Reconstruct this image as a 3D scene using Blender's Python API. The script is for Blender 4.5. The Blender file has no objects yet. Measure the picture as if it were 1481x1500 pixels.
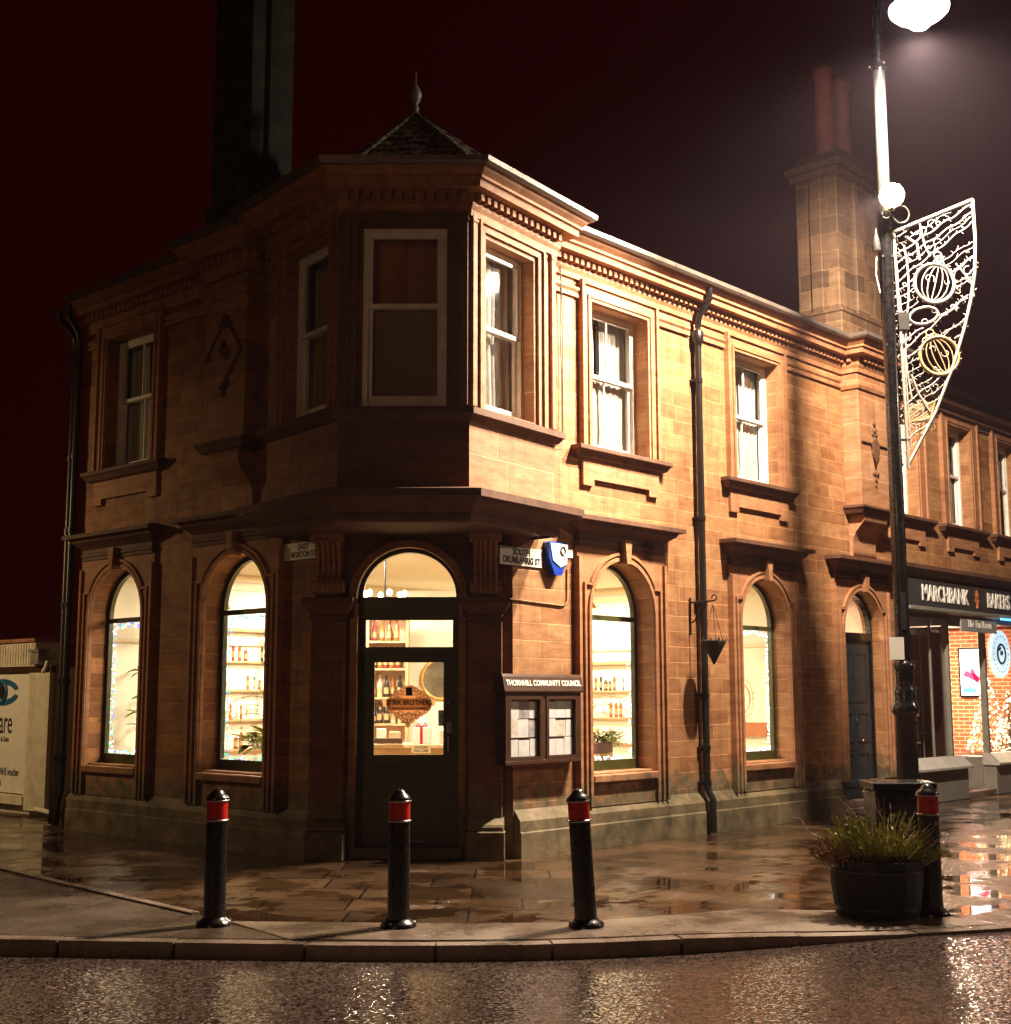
import bpy, math, random
from mathutils import Vector, Matrix
from mathutils.geometry import tessellate_polygon
random.seed(7)
PI = math.pi
sc = bpy.context.scene
COL = sc.collection
R = math.radians

# ------------------------------------------------------------------ camera
CP, CR, CA, CF = 0.13732, -0.00122, 0.74042, 1946.75
FV = Vector((math.cos(CA), math.sin(CA), 0)); RV = Vector((math.sin(CA), -math.cos(CA), 0)); ZV = Vector((0, 0, 1))
fw = FV*math.cos(CP)+ZV*math.sin(CP); up = -FV*math.sin(CP)+ZV*math.cos(CP)
rt = RV*math.cos(CR)+up*math.sin(CR); up2 = -RV*math.sin(CR)+up*math.cos(CR)
cam = bpy.data.cameras.new('camera'); co = bpy.data.objects.new('camera', cam); COL.objects.link(co)
m = Matrix((rt, up2, -fw)).transposed().to_4x4(); m.translation = Vector((0, 0, 1.7)); co.matrix_world = m
cam.sensor_fit = 'HORIZONTAL'; cam.sensor_width = 36; cam.lens = CF/1481*36; cam.clip_end = 500; cam.clip_start = .05
sc.camera = co

# ------------------------------------------------------------------ scene graph helpers
W = {}
def tag(o, label=None, cat=None, group=None, kind=None):
    if label: o['label'] = label
    if cat: o['category'] = cat
    if group: o['group'] = group
    if kind: o['kind'] = kind
    return o
def _place(o, M, parent):
    M = M if M is not None else Matrix()
    W[o] = M.copy()
    if parent is not None:
        o.parent = parent; o.matrix_basis = W[parent].inverted() @ M
    else: o.matrix_basis = M
def thing(name, loc, label, cat, group=None, rz=0):
    o = bpy.data.objects.new(name, None); COL.objects.link(o); o.empty_display_size = .2
    _place(o, Matrix.Translation(loc) @ Matrix.Rotation(rz, 4, 'Z'), None)
    return tag(o, label, cat, group)
def copy_tree(o, parent=None, M=None):
    c = o.copy(); COL.objects.link(c)
    if parent is None:
        W[c] = M.copy(); c.matrix_basis = M
    else:
        c.parent = parent; W[c] = W[parent] @ c.matrix_basis
    for ch in list(o.children): copy_tree(ch, c)
    return c

class MB:
    def __init__(s): s.v = []; s.f = []; s.sm = []; s.mi = []
    def add(s, vs, fs, smooth=False, mi=0):
        b = len(s.v); s.v += [tuple(v) for v in vs]
        for f in fs: s.f.append([b+i for i in f]); s.sm.append(smooth); s.mi.append(mi)
        return s
    def box(s, a, b, mi=0):
        x0, y0, z0 = a; x1, y1, z1 = b
        if x0 > x1: x0, x1 = x1, x0
        if y0 > y1: y0, y1 = y1, y0
        if z0 > z1: z0, z1 = z1, z0
        v = [(x0,y0,z0),(x1,y0,z0),(x1,y1,z0),(x0,y1,z0),(x0,y0,z1),(x1,y0,z1),(x1,y1,z1),(x0,y1,z1)]
        return s.add(v, [(0,3,2,1),(4,5,6,7),(0,1,5,4),(1,2,6,5),(2,3,7,6),(3,0,4,7)], False, mi)
    def obox(s, c, ax, ay, az, mi=0):      # oriented box: centre and three half vectors
        c = Vector(c); v = []
        for k in (-1, 1):
            for i, j in ((-1,-1),(1,-1),(1,1),(-1,1)): v.append(c+i*Vector(ax)+j*Vector(ay)+k*Vector(az))
        return s.add(v, [(0,3,2,1),(4,5,6,7),(0,1,5,4),(1,2,6,5),(2,3,7,6),(3,0,4,7)], False, mi)
    def prism(s, poly, h0, h1, fn=lambda x, y, h: (x, y, h), mi=0, smooth=False):
        n = len(poly)
        v = [fn(x, y, h0) for x, y in poly]+[fn(x, y, h1) for x, y in poly]
        tri = tessellate_polygon([[Vector((x, y, 0)) for x, y in poly]])
        fs = [tuple(t[::-1]) for t in tri]+[tuple(i+n for i in t) for t in tri]
        s.add(v, fs, False, mi)
        s.add(v, [(i, (i+1) % n, n+(i+1) % n, n+i) for i in range(n)], smooth, mi)
        return s
    def slab(s, outer, holes, z0, z1, mi=0):
        loops = [outer]+list(holes); flat = [p for l in loops for p in l]; n = len(flat)
        tri = tessellate_polygon([[Vector((x, y, 0)) for x, y in l] for l in loops])
        v = [(x, y, z0) for x, y in flat]+[(x, y, z1) for x, y in flat]
        fs = []
        for t in tri:
            a, b, c = [Vector(flat[i]) for i in t]
            if (b-a).cross(c-a) < 0: t = t[::-1]
            fs.append(tuple(i+n for i in t)); fs.append(tuple(t[::-1]))
        s.add(v, fs, False, mi)
        b = 0; fs = []
        for l in loops:
            k = len(l); ar = sum(l[i][0]*l[(i+1) % k][1]-l[(i+1) % k][0]*l[i][1] for i in range(k))
            outerl = b == 0
            for i in range(k):
                p, q = b+i, b+(i+1) % k
                f = (p, q, n+q, n+p)
                if (ar > 0) != outerl: f = f[::-1]
                fs.append(f)
            b += k
        s.add(v, fs, False, mi); return s
    def tube(s, pts, r, n=8, mi=0, cap=True, smooth=True):
        pts = [Vector(p) for p in pts]; rs = r if isinstance(r, (list, tuple)) else [r]*len(pts)
        t0 = (pts[1]-pts[0]).normalized(); ref = Vector((0, 0, 1)) if abs(t0.z) < .9 else Vector((1, 0, 0))
        a = t0.cross(ref).normalized(); vs = []
        for i, p in enumerate(pts):
            t = (pts[min(i+1, len(pts)-1)]-pts[max(i-1, 0)])
            if t.length < 1e-9: t = t0.copy()
            t.normalize(); a = a-a.dot(t)*t
            if a.length < 1e-6: a = t.orthogonal()
            a.normalize(); b = t.cross(a)
            for k in range(n):
                th = 2*PI*k/n; vs.append(p+rs[i]*(math.cos(th)*a+math.sin(th)*b))
        fs = [(i*n+k, i*n+(k+1) % n, (i+1)*n+(k+1) % n, (i+1)*n+k) for i in range(len(pts)-1) for k in range(n)]
        s.add(vs, fs, smooth, mi)
        if cap: s.add(vs, [tuple(range(n))[::-1], tuple((len(pts)-1)*n+k for k in range(n))], False, mi)
        return s
    def lathe(s, prof, c=(0, 0, 0), n=20, mi=0, smooth=True, fn=None):   # prof: (r, z)
        vs = []
        for r, z in prof:
            for k in range(n):
                th = 2*PI*k/n; p = (c[0]+r*math.cos(th), c[1]+r*math.sin(th), c[2]+z)
                vs.append(fn(p) if fn else p)
        fs = [(i*n+k, i*n+(k+1) % n, (i+1)*n+(k+1) % n, (i+1)*n+k) for i in range(len(prof)-1) for k in range(n)]
        s.add(vs, fs, smooth, mi)
        s.add(vs, [tuple(range(n))[::-1], tuple((len(prof)-1)*n+k for k in range(n))], False, mi)
        return s
    def ball(s, c, r, n=10, mi=0, sz=1):
        pr = [(max(1e-4, r*math.sin(PI*i/(n//2+1))), -r*sz*math.cos(PI*i/(n//2+1))) for i in range(n//2+2)]
        return s.lathe(pr, c, n, mi)
    def sweep(s, path, prof, mi=0, closed=False, smooth=False):    # outward is right of the path; prof: (out, z)
        pts = [Vector(p) for p in path]; n = len(pts); mit = []
        for i in range(n):
            d = []
            if i > 0 or closed: d.append((pts[i]-pts[i-1]).normalized())
            if i < n-1 or closed: d.append((pts[(i+1) % n]-pts[i]).normalized())
            ns = [Vector((t.y, -t.x)) for t in d]
            if len(ns) == 1: mit.append(ns[0])
            else:
                b = (ns[0]+ns[1]); b.normalize(); mit.append(b/max(.3, b.dot(ns[0])))
        k = len(prof); vs = []
        for p, mm in zip(pts, mit):
            for o, z in prof: vs.append((p.x+mm.x*o, p.y+mm.y*o, z))
        fs = []
        for i in range(n if closed else n-1):
            j = (i+1) % n
            for q in range(k-1): fs.append((i*k+q, j*k+q, j*k+q+1, i*k+q+1))
            fs.append((i*k+k-1, j*k+k-1, j*k, i*k))
        s.add(vs, fs, smooth, mi)
        if not closed:
            t = tessellate_polygon([[Vector((o, z, 0)) for o, z in prof]])
            s.add(vs, [tuple(x)[::-1] for x in t]+[tuple((n-1)*k+y for y in x) for x in t], False, mi)
        return s
    def sc(s, k):
        s.v = [(x*k, 1.7+(y-1.7)*k, z*k) for x, y, z in s.v]; return s
    def put(s, name, mat, M=None, parent=None, bevel=0, label=None):
        me = bpy.data.meshes.new(name); me.from_pydata(s.v, [], s.f)
        me.polygons.foreach_set('use_smooth', s.sm); me.polygons.foreach_set('material_index', s.mi)
        for mt in (mat if isinstance(mat, (list, tuple)) else [mat]): me.materials.append(mt)
        me.validate(); me.update()
        o = bpy.data.objects.new(name, me); COL.objects.link(o); _place(o, M, parent)
        if bevel:
            b = o.modifiers.new('bevel', 'BEVEL'); b.width = bevel; b.segments = 1; b.limit_method = 'ANGLE'; b.angle_limit = R(50)
        if label: o['label'] = label
        return o

def textmb(txt, size, depth=.004, bold=0, squash=1, spacing=1, shear=0, align='CENTER'):
    cu = bpy.data.curves.new('lettering', 'FONT'); cu.body = txt; cu.size = size; cu.extrude = depth/2; cu.offset = bold
    cu.align_x = align; cu.align_y = 'CENTER'; cu.space_character = spacing; cu.shear = shear; cu.resolution_u = 3
    o = bpy.data.objects.new('lettering', cu); me = bpy.data.meshes.new_from_object(o)
    mb = MB(); mb.add([(v.co.x*squash, v.co.y, v.co.z) for v in me.vertices], [tuple(p.vertices) for p in me.polygons])
    bpy.data.objects.remove(o); bpy.data.curves.remove(cu); bpy.data.meshes.remove(me)
    return mb

class Fr:                       # facade frame: local x along the wall (left to right seen from outside), y up, z outward
    def __init__(s, o, u):
        u = Vector(u).normalized(); n = u.cross(ZV)
        s.M = Matrix((u, ZV, n)).transposed().to_4x4(); s.M.translation = Vector(o)
    def at(s, x, y, z): return s.M @ Vector((x, y, z))
    def sub(s, x, y=0, z=0): return s.M @ Matrix.Translation((x, y, z))
def swloc(p):                   # maps sweep coordinates (x along, -y outward, z up) into frame coordinates (x, z, -y)
    return (p[0], p[2], -p[1])
def fsweep(path, prof):         # moulding on a facade: path of (along, outward)
    mb = MB(); mb.sweep([(a, -b) for a, b in path], prof)
    mb.v = [swloc(p) for p in mb.v]; return mb

# ------------------------------------------------------------------ materials
def newmat(name):
    mt = bpy.data.materials.new(name); mt.use_nodes = True; nt = mt.node_tree
    return mt, nt, nt.nodes['Principled BSDF']
def nd(nt, t, **kw):
    n = nt.nodes.new(t)
    for k, v in kw.items():
        if k.startswith('i_'): n.inputs[k[2:].replace('_', ' ')].default_value = v
        else: setattr(n, k, v)
    return n
def noise(nt, scale, detail=4, rough=.55, vec=None, sc3=None):
    n = nd(nt, 'ShaderNodeTexNoise'); n.inputs['Scale'].default_value = scale; n.inputs['Detail'].default_value = detail
    n.inputs['Roughness'].default_value = rough
    if vec is None:
        tc = nd(nt, 'ShaderNodeTexCoord'); vec = tc.outputs['Object']
    if sc3:
        mp = nd(nt, 'ShaderNodeMapping'); mp.inputs['Scale'].default_value = sc3; nt.links.new(vec, mp.inputs[0]); vec = mp.outputs[0]
    nt.links.new(vec, n.inputs['Vector']); return n.outputs['Fac']
def ramp(nt, fac, p0, p1, c0=(0,0,0,1), c1=(1,1,1,1)):
    r = nd(nt, 'ShaderNodeValToRGB'); e = r.color_ramp.elements; e[0].position = p0; e[1].position = p1
    e[0].color = c0; e[1].color = c1; nt.links.new(fac, r.inputs[0]); return r.outputs[0]
def mix(nt, fac, a, b, mode='MIX'):
    n = nd(nt, 'ShaderNodeMix', data_type='RGBA', blend_type=mode)
    for v, k in ((fac, 0), (a, 6), (b, 7)):
        if hasattr(v, 'links'): nt.links.new(v, n.inputs[k])
        else: n.inputs[k].default_value = v if k == 0 else (*v[:3], 1)
    return n.outputs[2]
def bump(nt, h, strength, dist, b=None, normal=None):
    n = nd(nt, 'ShaderNodeBump'); n.inputs['Strength'].default_value = strength; n.inputs['Distance'].default_value = dist
    nt.links.new(h, n.inputs['Height'])
    if normal is not None: nt.links.new(normal, n.inputs['Normal'])
    if b: nt.links.new(n.outputs[0], b.inputs['Normal'])
    return n.outputs[0]
def plain(name, col, rough=.5, metal=0, var=.15, nscale=6, bmp=0, coat=0, bscale=60):
    mt, nt, b = newmat(name)
    f = noise(nt, nscale, 5)
    c = mix(nt, ramp(nt, f, .3, .7), tuple(x*(1-var) for x in col), tuple(min(1, x*(1+var)) for x in col))
    nt.links.new(c, b.inputs['Base Color'])
    r = nd(nt, 'ShaderNodeMapRange'); r.inputs[3].default_value = max(0, rough-.08); r.inputs[4].default_value = min(1, rough+.08)
    nt.links.new(f, r.inputs[0]); nt.links.new(r.outputs[0], b.inputs['Roughness'])
    b.inputs['Metallic'].default_value = metal; b.inputs['Coat Weight'].default_value = coat; b.inputs['Coat Roughness'].default_value = .08
    if bmp: bump(nt, noise(nt, bscale, 3), bmp, .004, b)
    return mt
def emit(name, col, st):
    mt, nt, b = newmat(name); b.inputs['Base Color'].default_value = (*col, 1)
    b.inputs['Emission Color'].default_value = (*col, 1); b.inputs['Emission Strength'].default_value = st; return mt
def stone(name, c1, c2, blocks=True, bw=.74, rh=.192, wild=1.0, rough=.75, off=(0, 0, 0), world=False):
    mt, nt, b = newmat(name); tc = nd(nt, 'ShaderNodeTexCoord'); vec = tc.outputs['Object']
    if world:
        s0 = nd(nt, 'ShaderNodeSeparateXYZ'); nt.links.new(vec, s0.inputs[0]); a0 = nd(nt, 'ShaderNodeMath', operation='ADD'); nt.links.new(s0.outputs[0], a0.inputs[0]); nt.links.new(s0.outputs[1], a0.inputs[1])
        c0 = nd(nt, 'ShaderNodeCombineXYZ'); nt.links.new(a0.outputs[0], c0.inputs[0]); nt.links.new(s0.outputs[2], c0.inputs[1]); vec = c0.outputs[0]
    mp = nd(nt, 'ShaderNodeMapping'); mp.inputs['Location'].default_value = off; nt.links.new(vec, mp.inputs[0]); vec0 = vec; vec = mp.outputs[0]
    big = noise(nt, .9, 3, .5, vec); bed = noise(nt, 1, 6, .68, vec, (2.2, 11, 2.2)); fine = noise(nt, 45, 4, .6, vec)
    med = noise(nt, 5, 4, .55, vec)
    if blocks:
        wob = nd(nt, 'ShaderNodeTexNoise'); wob.inputs['Scale'].default_value = 3.0; nt.links.new(vec, wob.inputs['Vector'])
        va = nd(nt, 'ShaderNodeVectorMath', operation='MULTIPLY_ADD'); nt.links.new(wob.outputs['Color'], va.inputs[0]); va.inputs[1].default_value = (.012, .012, 0); nt.links.new(vec, va.inputs[2])
        br = nd(nt, 'ShaderNodeTexBrick'); nt.links.new(va.outputs[0], br.inputs['Vector'])
        br.offset = .5; br.offset_frequency = 2; br.squash = .62; br.squash_frequency = 3
        br.inputs['Scale'].default_value = 1; br.inputs['Brick Width'].default_value = bw; br.inputs['Row Height'].default_value = rh
        br.inputs['Mortar Size'].default_value = .0055; br.inputs['Mortar Smooth'].default_value = .4; br.inputs['Bias'].default_value = 0
        br.inputs['Color1'].default_value = (*c1, 1); br.inputs['Color2'].default_value = (*c2, 1)
        br.inputs['Mortar'].default_value = (*[min(1, x*1.5) for x in c2], 1)
        base = br.outputs['Color']
    else:
        base = mix(nt, ramp(nt, med, .3, .7), c1, c2)
    base = mix(nt, ramp(nt, bed, .38, .72), base, mix(nt, 1.0, base, (.62, .52, .42), 'MULTIPLY'))
    base = mix(nt, ramp(nt, med, .45, .85), base, mix(nt, .8*wild, base, (.55, .42, .33), 'MULTIPLY'))
    base = mix(nt, ramp(nt, big, .5, .8), base, mix(nt, .6*wild, base, (.45, .38, .28), 'MULTIPLY'))
    stk = noise(nt, 1, 4, .55, vec, (6, .5, 6)); base = mix(nt, ramp(nt, stk, .52, .78), base, mix(nt, .85*wild, base, (.50, .40, .30), 'MULTIPLY'))   # run-off streaks
    # damp green growth and soot low on the wall
    sx = nd(nt, 'ShaderNodeNewGeometry'); sp = nd(nt, 'ShaderNodeSeparateXYZ'); nt.links.new(sx.outputs['Position'], sp.inputs[0])
    ad = nd(nt, 'ShaderNodeMath', operation='MULTIPLY_ADD'); nt.links.new(med, ad.inputs[0]); ad.inputs[1].default_value = -1.1; nt.links.new(sp.outputs[2], ad.inputs[2])
    low = ramp(nt, ad.outputs[0], 0.0, .28, (1, 1, 1, 1), (0, 0, 0, 1))
    base = mix(nt, low, base, mix(nt, ramp(nt, noise(nt, 3.5, 5, .65, vec), .35, .65), (.055, .045, .02), (.20, .15, .08)))
    nt.links.new(base, b.inputs['Base Color'])
    rr = nd(nt, 'ShaderNodeMapRange'); rr.inputs[3].default_value = rough-.2; rr.inputs[4].default_value = rough+.12; nt.links.new(med, rr.inputs[0]); nt.links.new(rr.outputs[0], b.inputs['Roughness'])
    nb = bump(nt, bed, .22, .010); nb = bump(nt, fine, .55, .006, None, nb); nb = bump(nt, med, .3, .012, None, nb)
    if blocks:
        inv = nd(nt, 'ShaderNodeMath', operation='SUBTRACT'); inv.inputs[0].default_value = 1; nt.links.new(br.outputs['Fac'], inv.inputs[1])
        nb = bump(nt, inv.outputs[0], .9, .006, None, nb)
        # each block sits a touch differently
        sc_ = nd(nt, 'ShaderNodeSeparateColor'); nt.links.new(br.outputs['Color'], sc_.inputs[0])
        nb = bump(nt, sc_.outputs[0], .25, .02, None, nb)
    nt.links.new(nb, b.inputs['Normal']); return mt
def glassmat(name, refl=.09, tint=(1, 1, 1)):
    mt = bpy.data.materials.new(name); mt.use_nodes = True; nt = mt.node_tree; nt.nodes.clear()
    o = nd(nt, 'ShaderNodeOutputMaterial'); t = nd(nt, 'ShaderNodeBsdfTransparent'); g = nd(nt, 'ShaderNodeBsdfGlossy'); mx = nd(nt, 'ShaderNodeMixShader')
    t.inputs[0].default_value = (*tint, 1); g.inputs['Roughness'].default_value = .03
    fr = nd(nt, 'ShaderNodeLayerWeight'); pw = nd(nt, 'ShaderNodeMath', operation='POWER'); pw.inputs[1].default_value = 4; nt.links.new(fr.outputs['Facing'], pw.inputs[0])
    w = nd(nt, 'ShaderNodeMath', operation='MAXIMUM'); w.inputs[1].default_value = refl; nt.links.new(pw.outputs[0], w.inputs[0])
    nt.links.new(w.outputs[0], mx.inputs[0]); nt.links.new(t.outputs[0], mx.inputs[1]); nt.links.new(g.outputs[0], mx.inputs[2]); nt.links.new(mx.outputs[0], o.inputs[0])
    return mt

SC1, SC2 = (.345, .155, .060), (.49, .265, .118)
M = {}
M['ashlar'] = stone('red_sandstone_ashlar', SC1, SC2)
M['ashlar2'] = stone('red_sandstone_ashlar_dim_side', (.25, .095, .028), (.40, .185, .062), off=(3.3, .11, 0))  # side wall copy: its dim orange light put into a darker, redder colour
M['panel'] = stone('dressed_sandstone_panel', (.36, .17, .08), (.52, .29, .155), bw=1.4, rh=.42, wild=.6, off=(.2, .09, 0))
M['trim'] = stone('dressed_sandstone', (.40, .185, .085), (.50, .26, .13), blocks=False)
M['trimdark'] = stone('dark_dressed_sandstone', (.10, .045, .025), (.20, .095, .05), blocks=False)  # much darker tone for hoods, sills and ledges
M['plinth'] = stone('damp_plinth_stone', (.26, .15, .08), (.36, .24, .13), bw=1.1, rh=.6, wild=1)
M['chim'] = stone('sooty_chimney_stone', (.09, .05, .025), (.22, .135, .07), bw=.5, rh=.28, world=True)
M['front'] = stone('shade_dark_front_stone', (.15, .062, .030), (.21, .095, .046), bw=1.2, rh=.42, wild=.6)  # shade on the corner front put into the stone colour
M['fronttrim'] = stone('shade_dark_front_moulding', (.15, .064, .032), (.22, .10, .05), blocks=False)  # mouldings of the front, darkened for its shade in the same way
M['white'] = plain('white_window_paint', (.86, .83, .76), .4, bmp=.3)
M['green'] = plain('dark_green_joinery', (.058, .062, .018), .32, bmp=.2)
M['black'] = plain('black_gloss_paint', (.006, .0055, .0055), .27, coat=.3, var=.6, nscale=14, bmp=.10, bscale=30)
M['iron'] = plain('black_iron', (.008, .007, .007), .35, bmp=.3)
M['lead'] = plain('grey_lead', (.30, .28, .26), .5, .3)
M['slate'] = plain('slate', (.05, .045, .045), .5, bmp=.5)
M['glass'] = glassmat('clear_glass', .05)
M['glass_dark'] = glassmat('night_window_glass', .12, (.9, .9, .9))
M['plaster'] = plain('cream_plaster', (.82, .77, .62), .8, var=.03)
M['wood'] = plain('light_wood', (.48, .30, .15), .5)
M['darkwood'] = plain('brown_wood', (.055, .023, .012), .4, bmp=.3)
M['red'] = plain('red_reflective_band', (.50, .012, .010), .3, coat=.4)
M['chrome'] = plain('grey_metal_ring', (.35, .33, .31), .3, .9)
M['signw'] = plain('sign_white', (.86, .84, .78), .45, var=.06)
M['ink'] = plain('black_lettering', (.012, .012, .014), .5)
M['blue'] = plain('blue_plastic', (.01, .05, .42), .3)
M['ltblue'] = plain('pale_blue_plastic', (.40, .66, .80), .3)
M['silver'] = plain('galvanised_steel', (.06, .057, .053), .38, .35, bmp=.5)

def curtain_mat(name, col, alpha=1):
    mt, nt, b = newmat(name); b.inputs['Base Color'].default_value = (*col, 1); b.inputs['Roughness'].default_value = .9
    bump(nt, noise(nt, 400, 2), .3, .001, b); return mt
M['net'] = curtain_mat('off_white_curtain', (.86, .84, .76))
M['brown'] = curtain_mat('brown_curtain', (.85, .42, .16))
M['olive'] = curtain_mat('olive_blind', (.55, .44, .24))
M['paper'] = plain('pinned_paper', (.90, .90, .95), .7, var=.12, nscale=9)
M['void'] = plain('dark_room', (.02, .018, .015), .9)

# ------------------------------------------------------------------ ground
def facets(nt, v, scale, k, nrm=None):      # every aggregate chip tilts its own way, so wet chips glint one by one
    vo = nd(nt, 'ShaderNodeTexVoronoi'); vo.inputs['Scale'].default_value = scale; nt.links.new(v, vo.inputs['Vector'])
    sb = nd(nt, 'ShaderNodeVectorMath', operation='SUBTRACT'); nt.links.new(vo.outputs['Color'], sb.inputs[0]); sb.inputs[1].default_value = (.5, .5, .5)
    ml = nd(nt, 'ShaderNodeVectorMath', operation='MULTIPLY'); nt.links.new(sb.outputs[0], ml.inputs[0]); ml.inputs[1].default_value = (k, k, 0)
    if nrm is None: nrm = nd(nt, 'ShaderNodeNewGeometry').outputs['Normal']
    ad = nd(nt, 'ShaderNodeVectorMath', operation='ADD'); nt.links.new(nrm, ad.inputs[0]); nt.links.new(ml.outputs[0], ad.inputs[1])
    nm = nd(nt, 'ShaderNodeVectorMath', operation='NORMALIZE'); nt.links.new(ad.outputs[0], nm.inputs[0]); return nm.outputs[0], vo
def wet_asphalt():
    mt, nt, b = newmat('wet_asphalt'); tc = nd(nt, 'ShaderNodeTexCoord'); v = tc.outputs['Object']
    n1 = noise(nt, 150, 3, .6, v); n2 = noise(nt, .8, 3, .5, v); n3 = noise(nt, 6, 3, .5, v)
    nb = bump(nt, n3, .25, .02)
    nm, vo = facets(nt, v, 70, .20, nb)
    cell = nd(nt, 'ShaderNodeSeparateColor'); nt.links.new(vo.outputs['Color'], cell.inputs[0])
    c = mix(nt, ramp(nt, cell.outputs[0], .3, 1.0), (.018, .013, .011), (.20, .14, .115)); nt.links.new(c, b.inputs['Base Color'])
    r = nd(nt, 'ShaderNodeMapRange'); r.inputs[1].default_value = .3; r.inputs[2].default_value = .7; r.inputs[3].default_value = .07; r.inputs[4].default_value = .17
    nt.links.new(n2, r.inputs[0]); nt.links.new(r.outputs[0], b.inputs['Roughness']); b.inputs['IOR'].default_value = 1.95
    nt.links.new(nm, b.inputs['Normal']); return mt
def wet_flags():
    mt, nt, b = newmat('wet_sandstone_flags'); tc = nd(nt, 'ShaderNodeTexCoord'); v = tc.outputs['Object']
    def brick(rot, bw, rh, loc):
        mp = nd(nt, 'ShaderNodeMapping'); mp.inputs['Rotation'].default_value = (0, 0, rot); mp.inputs['Location'].default_value = loc; nt.links.new(v, mp.inputs[0])
        br = nd(nt, 'ShaderNodeTexBrick'); nt.links.new(mp.outputs[0], br.inputs['Vector']); br.squash = .75; br.squash_frequency = 3; br.offset = .4
        br.inputs['Scale'].default_value = 1; br.inputs['Brick Width'].default_value = bw; br.inputs['Row Height'].default_value = rh
        br.inputs['Mortar Size'].default_value = .011; br.inputs['Mortar Smooth'].default_value = .35
        br.inputs['Color1'].default_value = (.050, .028, .015, 1); br.inputs['Color2'].default_value = (.16, .095, .052, 1); br.inputs['Mortar'].default_value = (.018, .013, .010, 1)
        return br
    a = brick(R(47.6), .95, .62, (.3, .2, 0)); c = brick(0, .9, .60, (0, .1, 0))
    sp = nd(nt, 'ShaderNodeSeparateXYZ'); nt.links.new(v, sp.inputs[0])
    df = nd(nt, 'ShaderNodeMath', operation='SUBTRACT'); nt.links.new(sp.outputs[0], df.inputs[0]); nt.links.new(sp.outputs[1], df.inputs[1])
    gt = nd(nt, 'ShaderNodeMath', operation='GREATER_THAN'); gt.inputs[1].default_value = 2.1; nt.links.new(df.outputs[0], gt.inputs[0])
    col = mix(nt, gt.outputs[0], a.outputs['Color'], c.outputs['Color']); fac = mix(nt, gt.outputs[0], a.outputs['Fac'], c.outputs['Fac'])
    col0 = col; n1 = noise(nt, 60, 4, .6, v); n2 = noise(nt, 1.6, 5, .65, v); n3 = noise(nt, 3.2, 4, .55, v)
    col = mix(nt, ramp(nt, n3, .3, .75), col, mix(nt, 1.0, col, (.5, .44, .38), 'MULTIPLY'))
    nt.links.new(col, b.inputs['Base Color'])
    r = nd(nt, 'ShaderNodeMapRange'); r.inputs[1].default_value = .42; r.inputs[2].default_value = .60; r.inputs[3].default_value = .03; r.inputs[4].default_value = .24
    nt.links.new(n2, r.inputs[0]); nt.links.new(r.outputs[0], b.inputs['Roughness']); b.inputs['IOR'].default_value = 1.8
    inv = nd(nt, 'ShaderNodeMath', operation='SUBTRACT'); inv.inputs[0].default_value = 1; nt.links.new(fac, inv.inputs[1])
    amp = nd(nt, 'ShaderNodeMath', operation='MULTIPLY'); nt.links.new(n1, amp.inputs[0]); nt.links.new(ramp(nt, n2, .42, .6), amp.inputs[1])
    nb = bump(nt, inv.outputs[0], 1, .016); nb = bump(nt, amp.outputs[0], .7, .008, None, nb); nb = bump(nt, n3, .3, .03, None, nb)
    tilt = nd(nt, 'ShaderNodeSeparateColor'); nt.links.new(col0, tilt.inputs[0]); nb = bump(nt, tilt.outputs[0], .5, .05, None, nb)
    nm, _ = facets(nt, v, 90, .08, nb)
    dry = ramp(nt, n2, .455, .50); g = nd(nt, 'ShaderNodeNewGeometry'); mv = nd(nt, 'ShaderNodeMix', data_type='VECTOR'); nt.links.new(dry, mv.inputs[0]); nt.links.new(g.outputs['Normal'], mv.inputs[4]); nt.links.new(nm, mv.inputs[5])
    nt.links.new(mv.outputs[1], b.inputs['Normal']); nt.links.new(mix(nt, dry, mix(nt, 1.0, col, (.42, .38, .34), 'MULTIPLY'), col), b.inputs['Base Color']); return mt
def wet_tar(name='wet_tarmac_footway', c0=(.045, .03, .02), c1=(.10, .07, .048)):
    mt, nt, b = newmat(name); tc = nd(nt, 'ShaderNodeTexCoord'); v = tc.outputs['Object']
    n1 = noise(nt, 120, 3, .6, v); n2 = noise(nt, 1.3, 4, .6, v); n3 = noise(nt, 7, 3, .5, v)
    nt.links.new(mix(nt, ramp(nt, n2, .3, .7), c0, c1), b.inputs['Base Color'])
    r = nd(nt, 'ShaderNodeMapRange'); r.inputs[1].default_value = .4; r.inputs[2].default_value = .62; r.inputs[3].default_value = .16; r.inputs[4].default_value = .5
    nt.links.new(n2, r.inputs[0]); nt.links.new(r.outputs[0], b.inputs['Roughness'])
    nb = bump(nt, n1, .5, .005); nb = bump(nt, n3, .3, .012, None, nb); nm, _ = facets(nt, v, 80, .35, nb); nt.links.new(nm, b.inputs['Normal']); return mt
M['road'] = wet_asphalt(); M['flags'] = wet_flags(); M['tar'] = wet_tar(); M['kerb'] = wet_tar('wet_granite_kerb', (.09, .066, .05), (.30, .22, .165))

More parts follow.
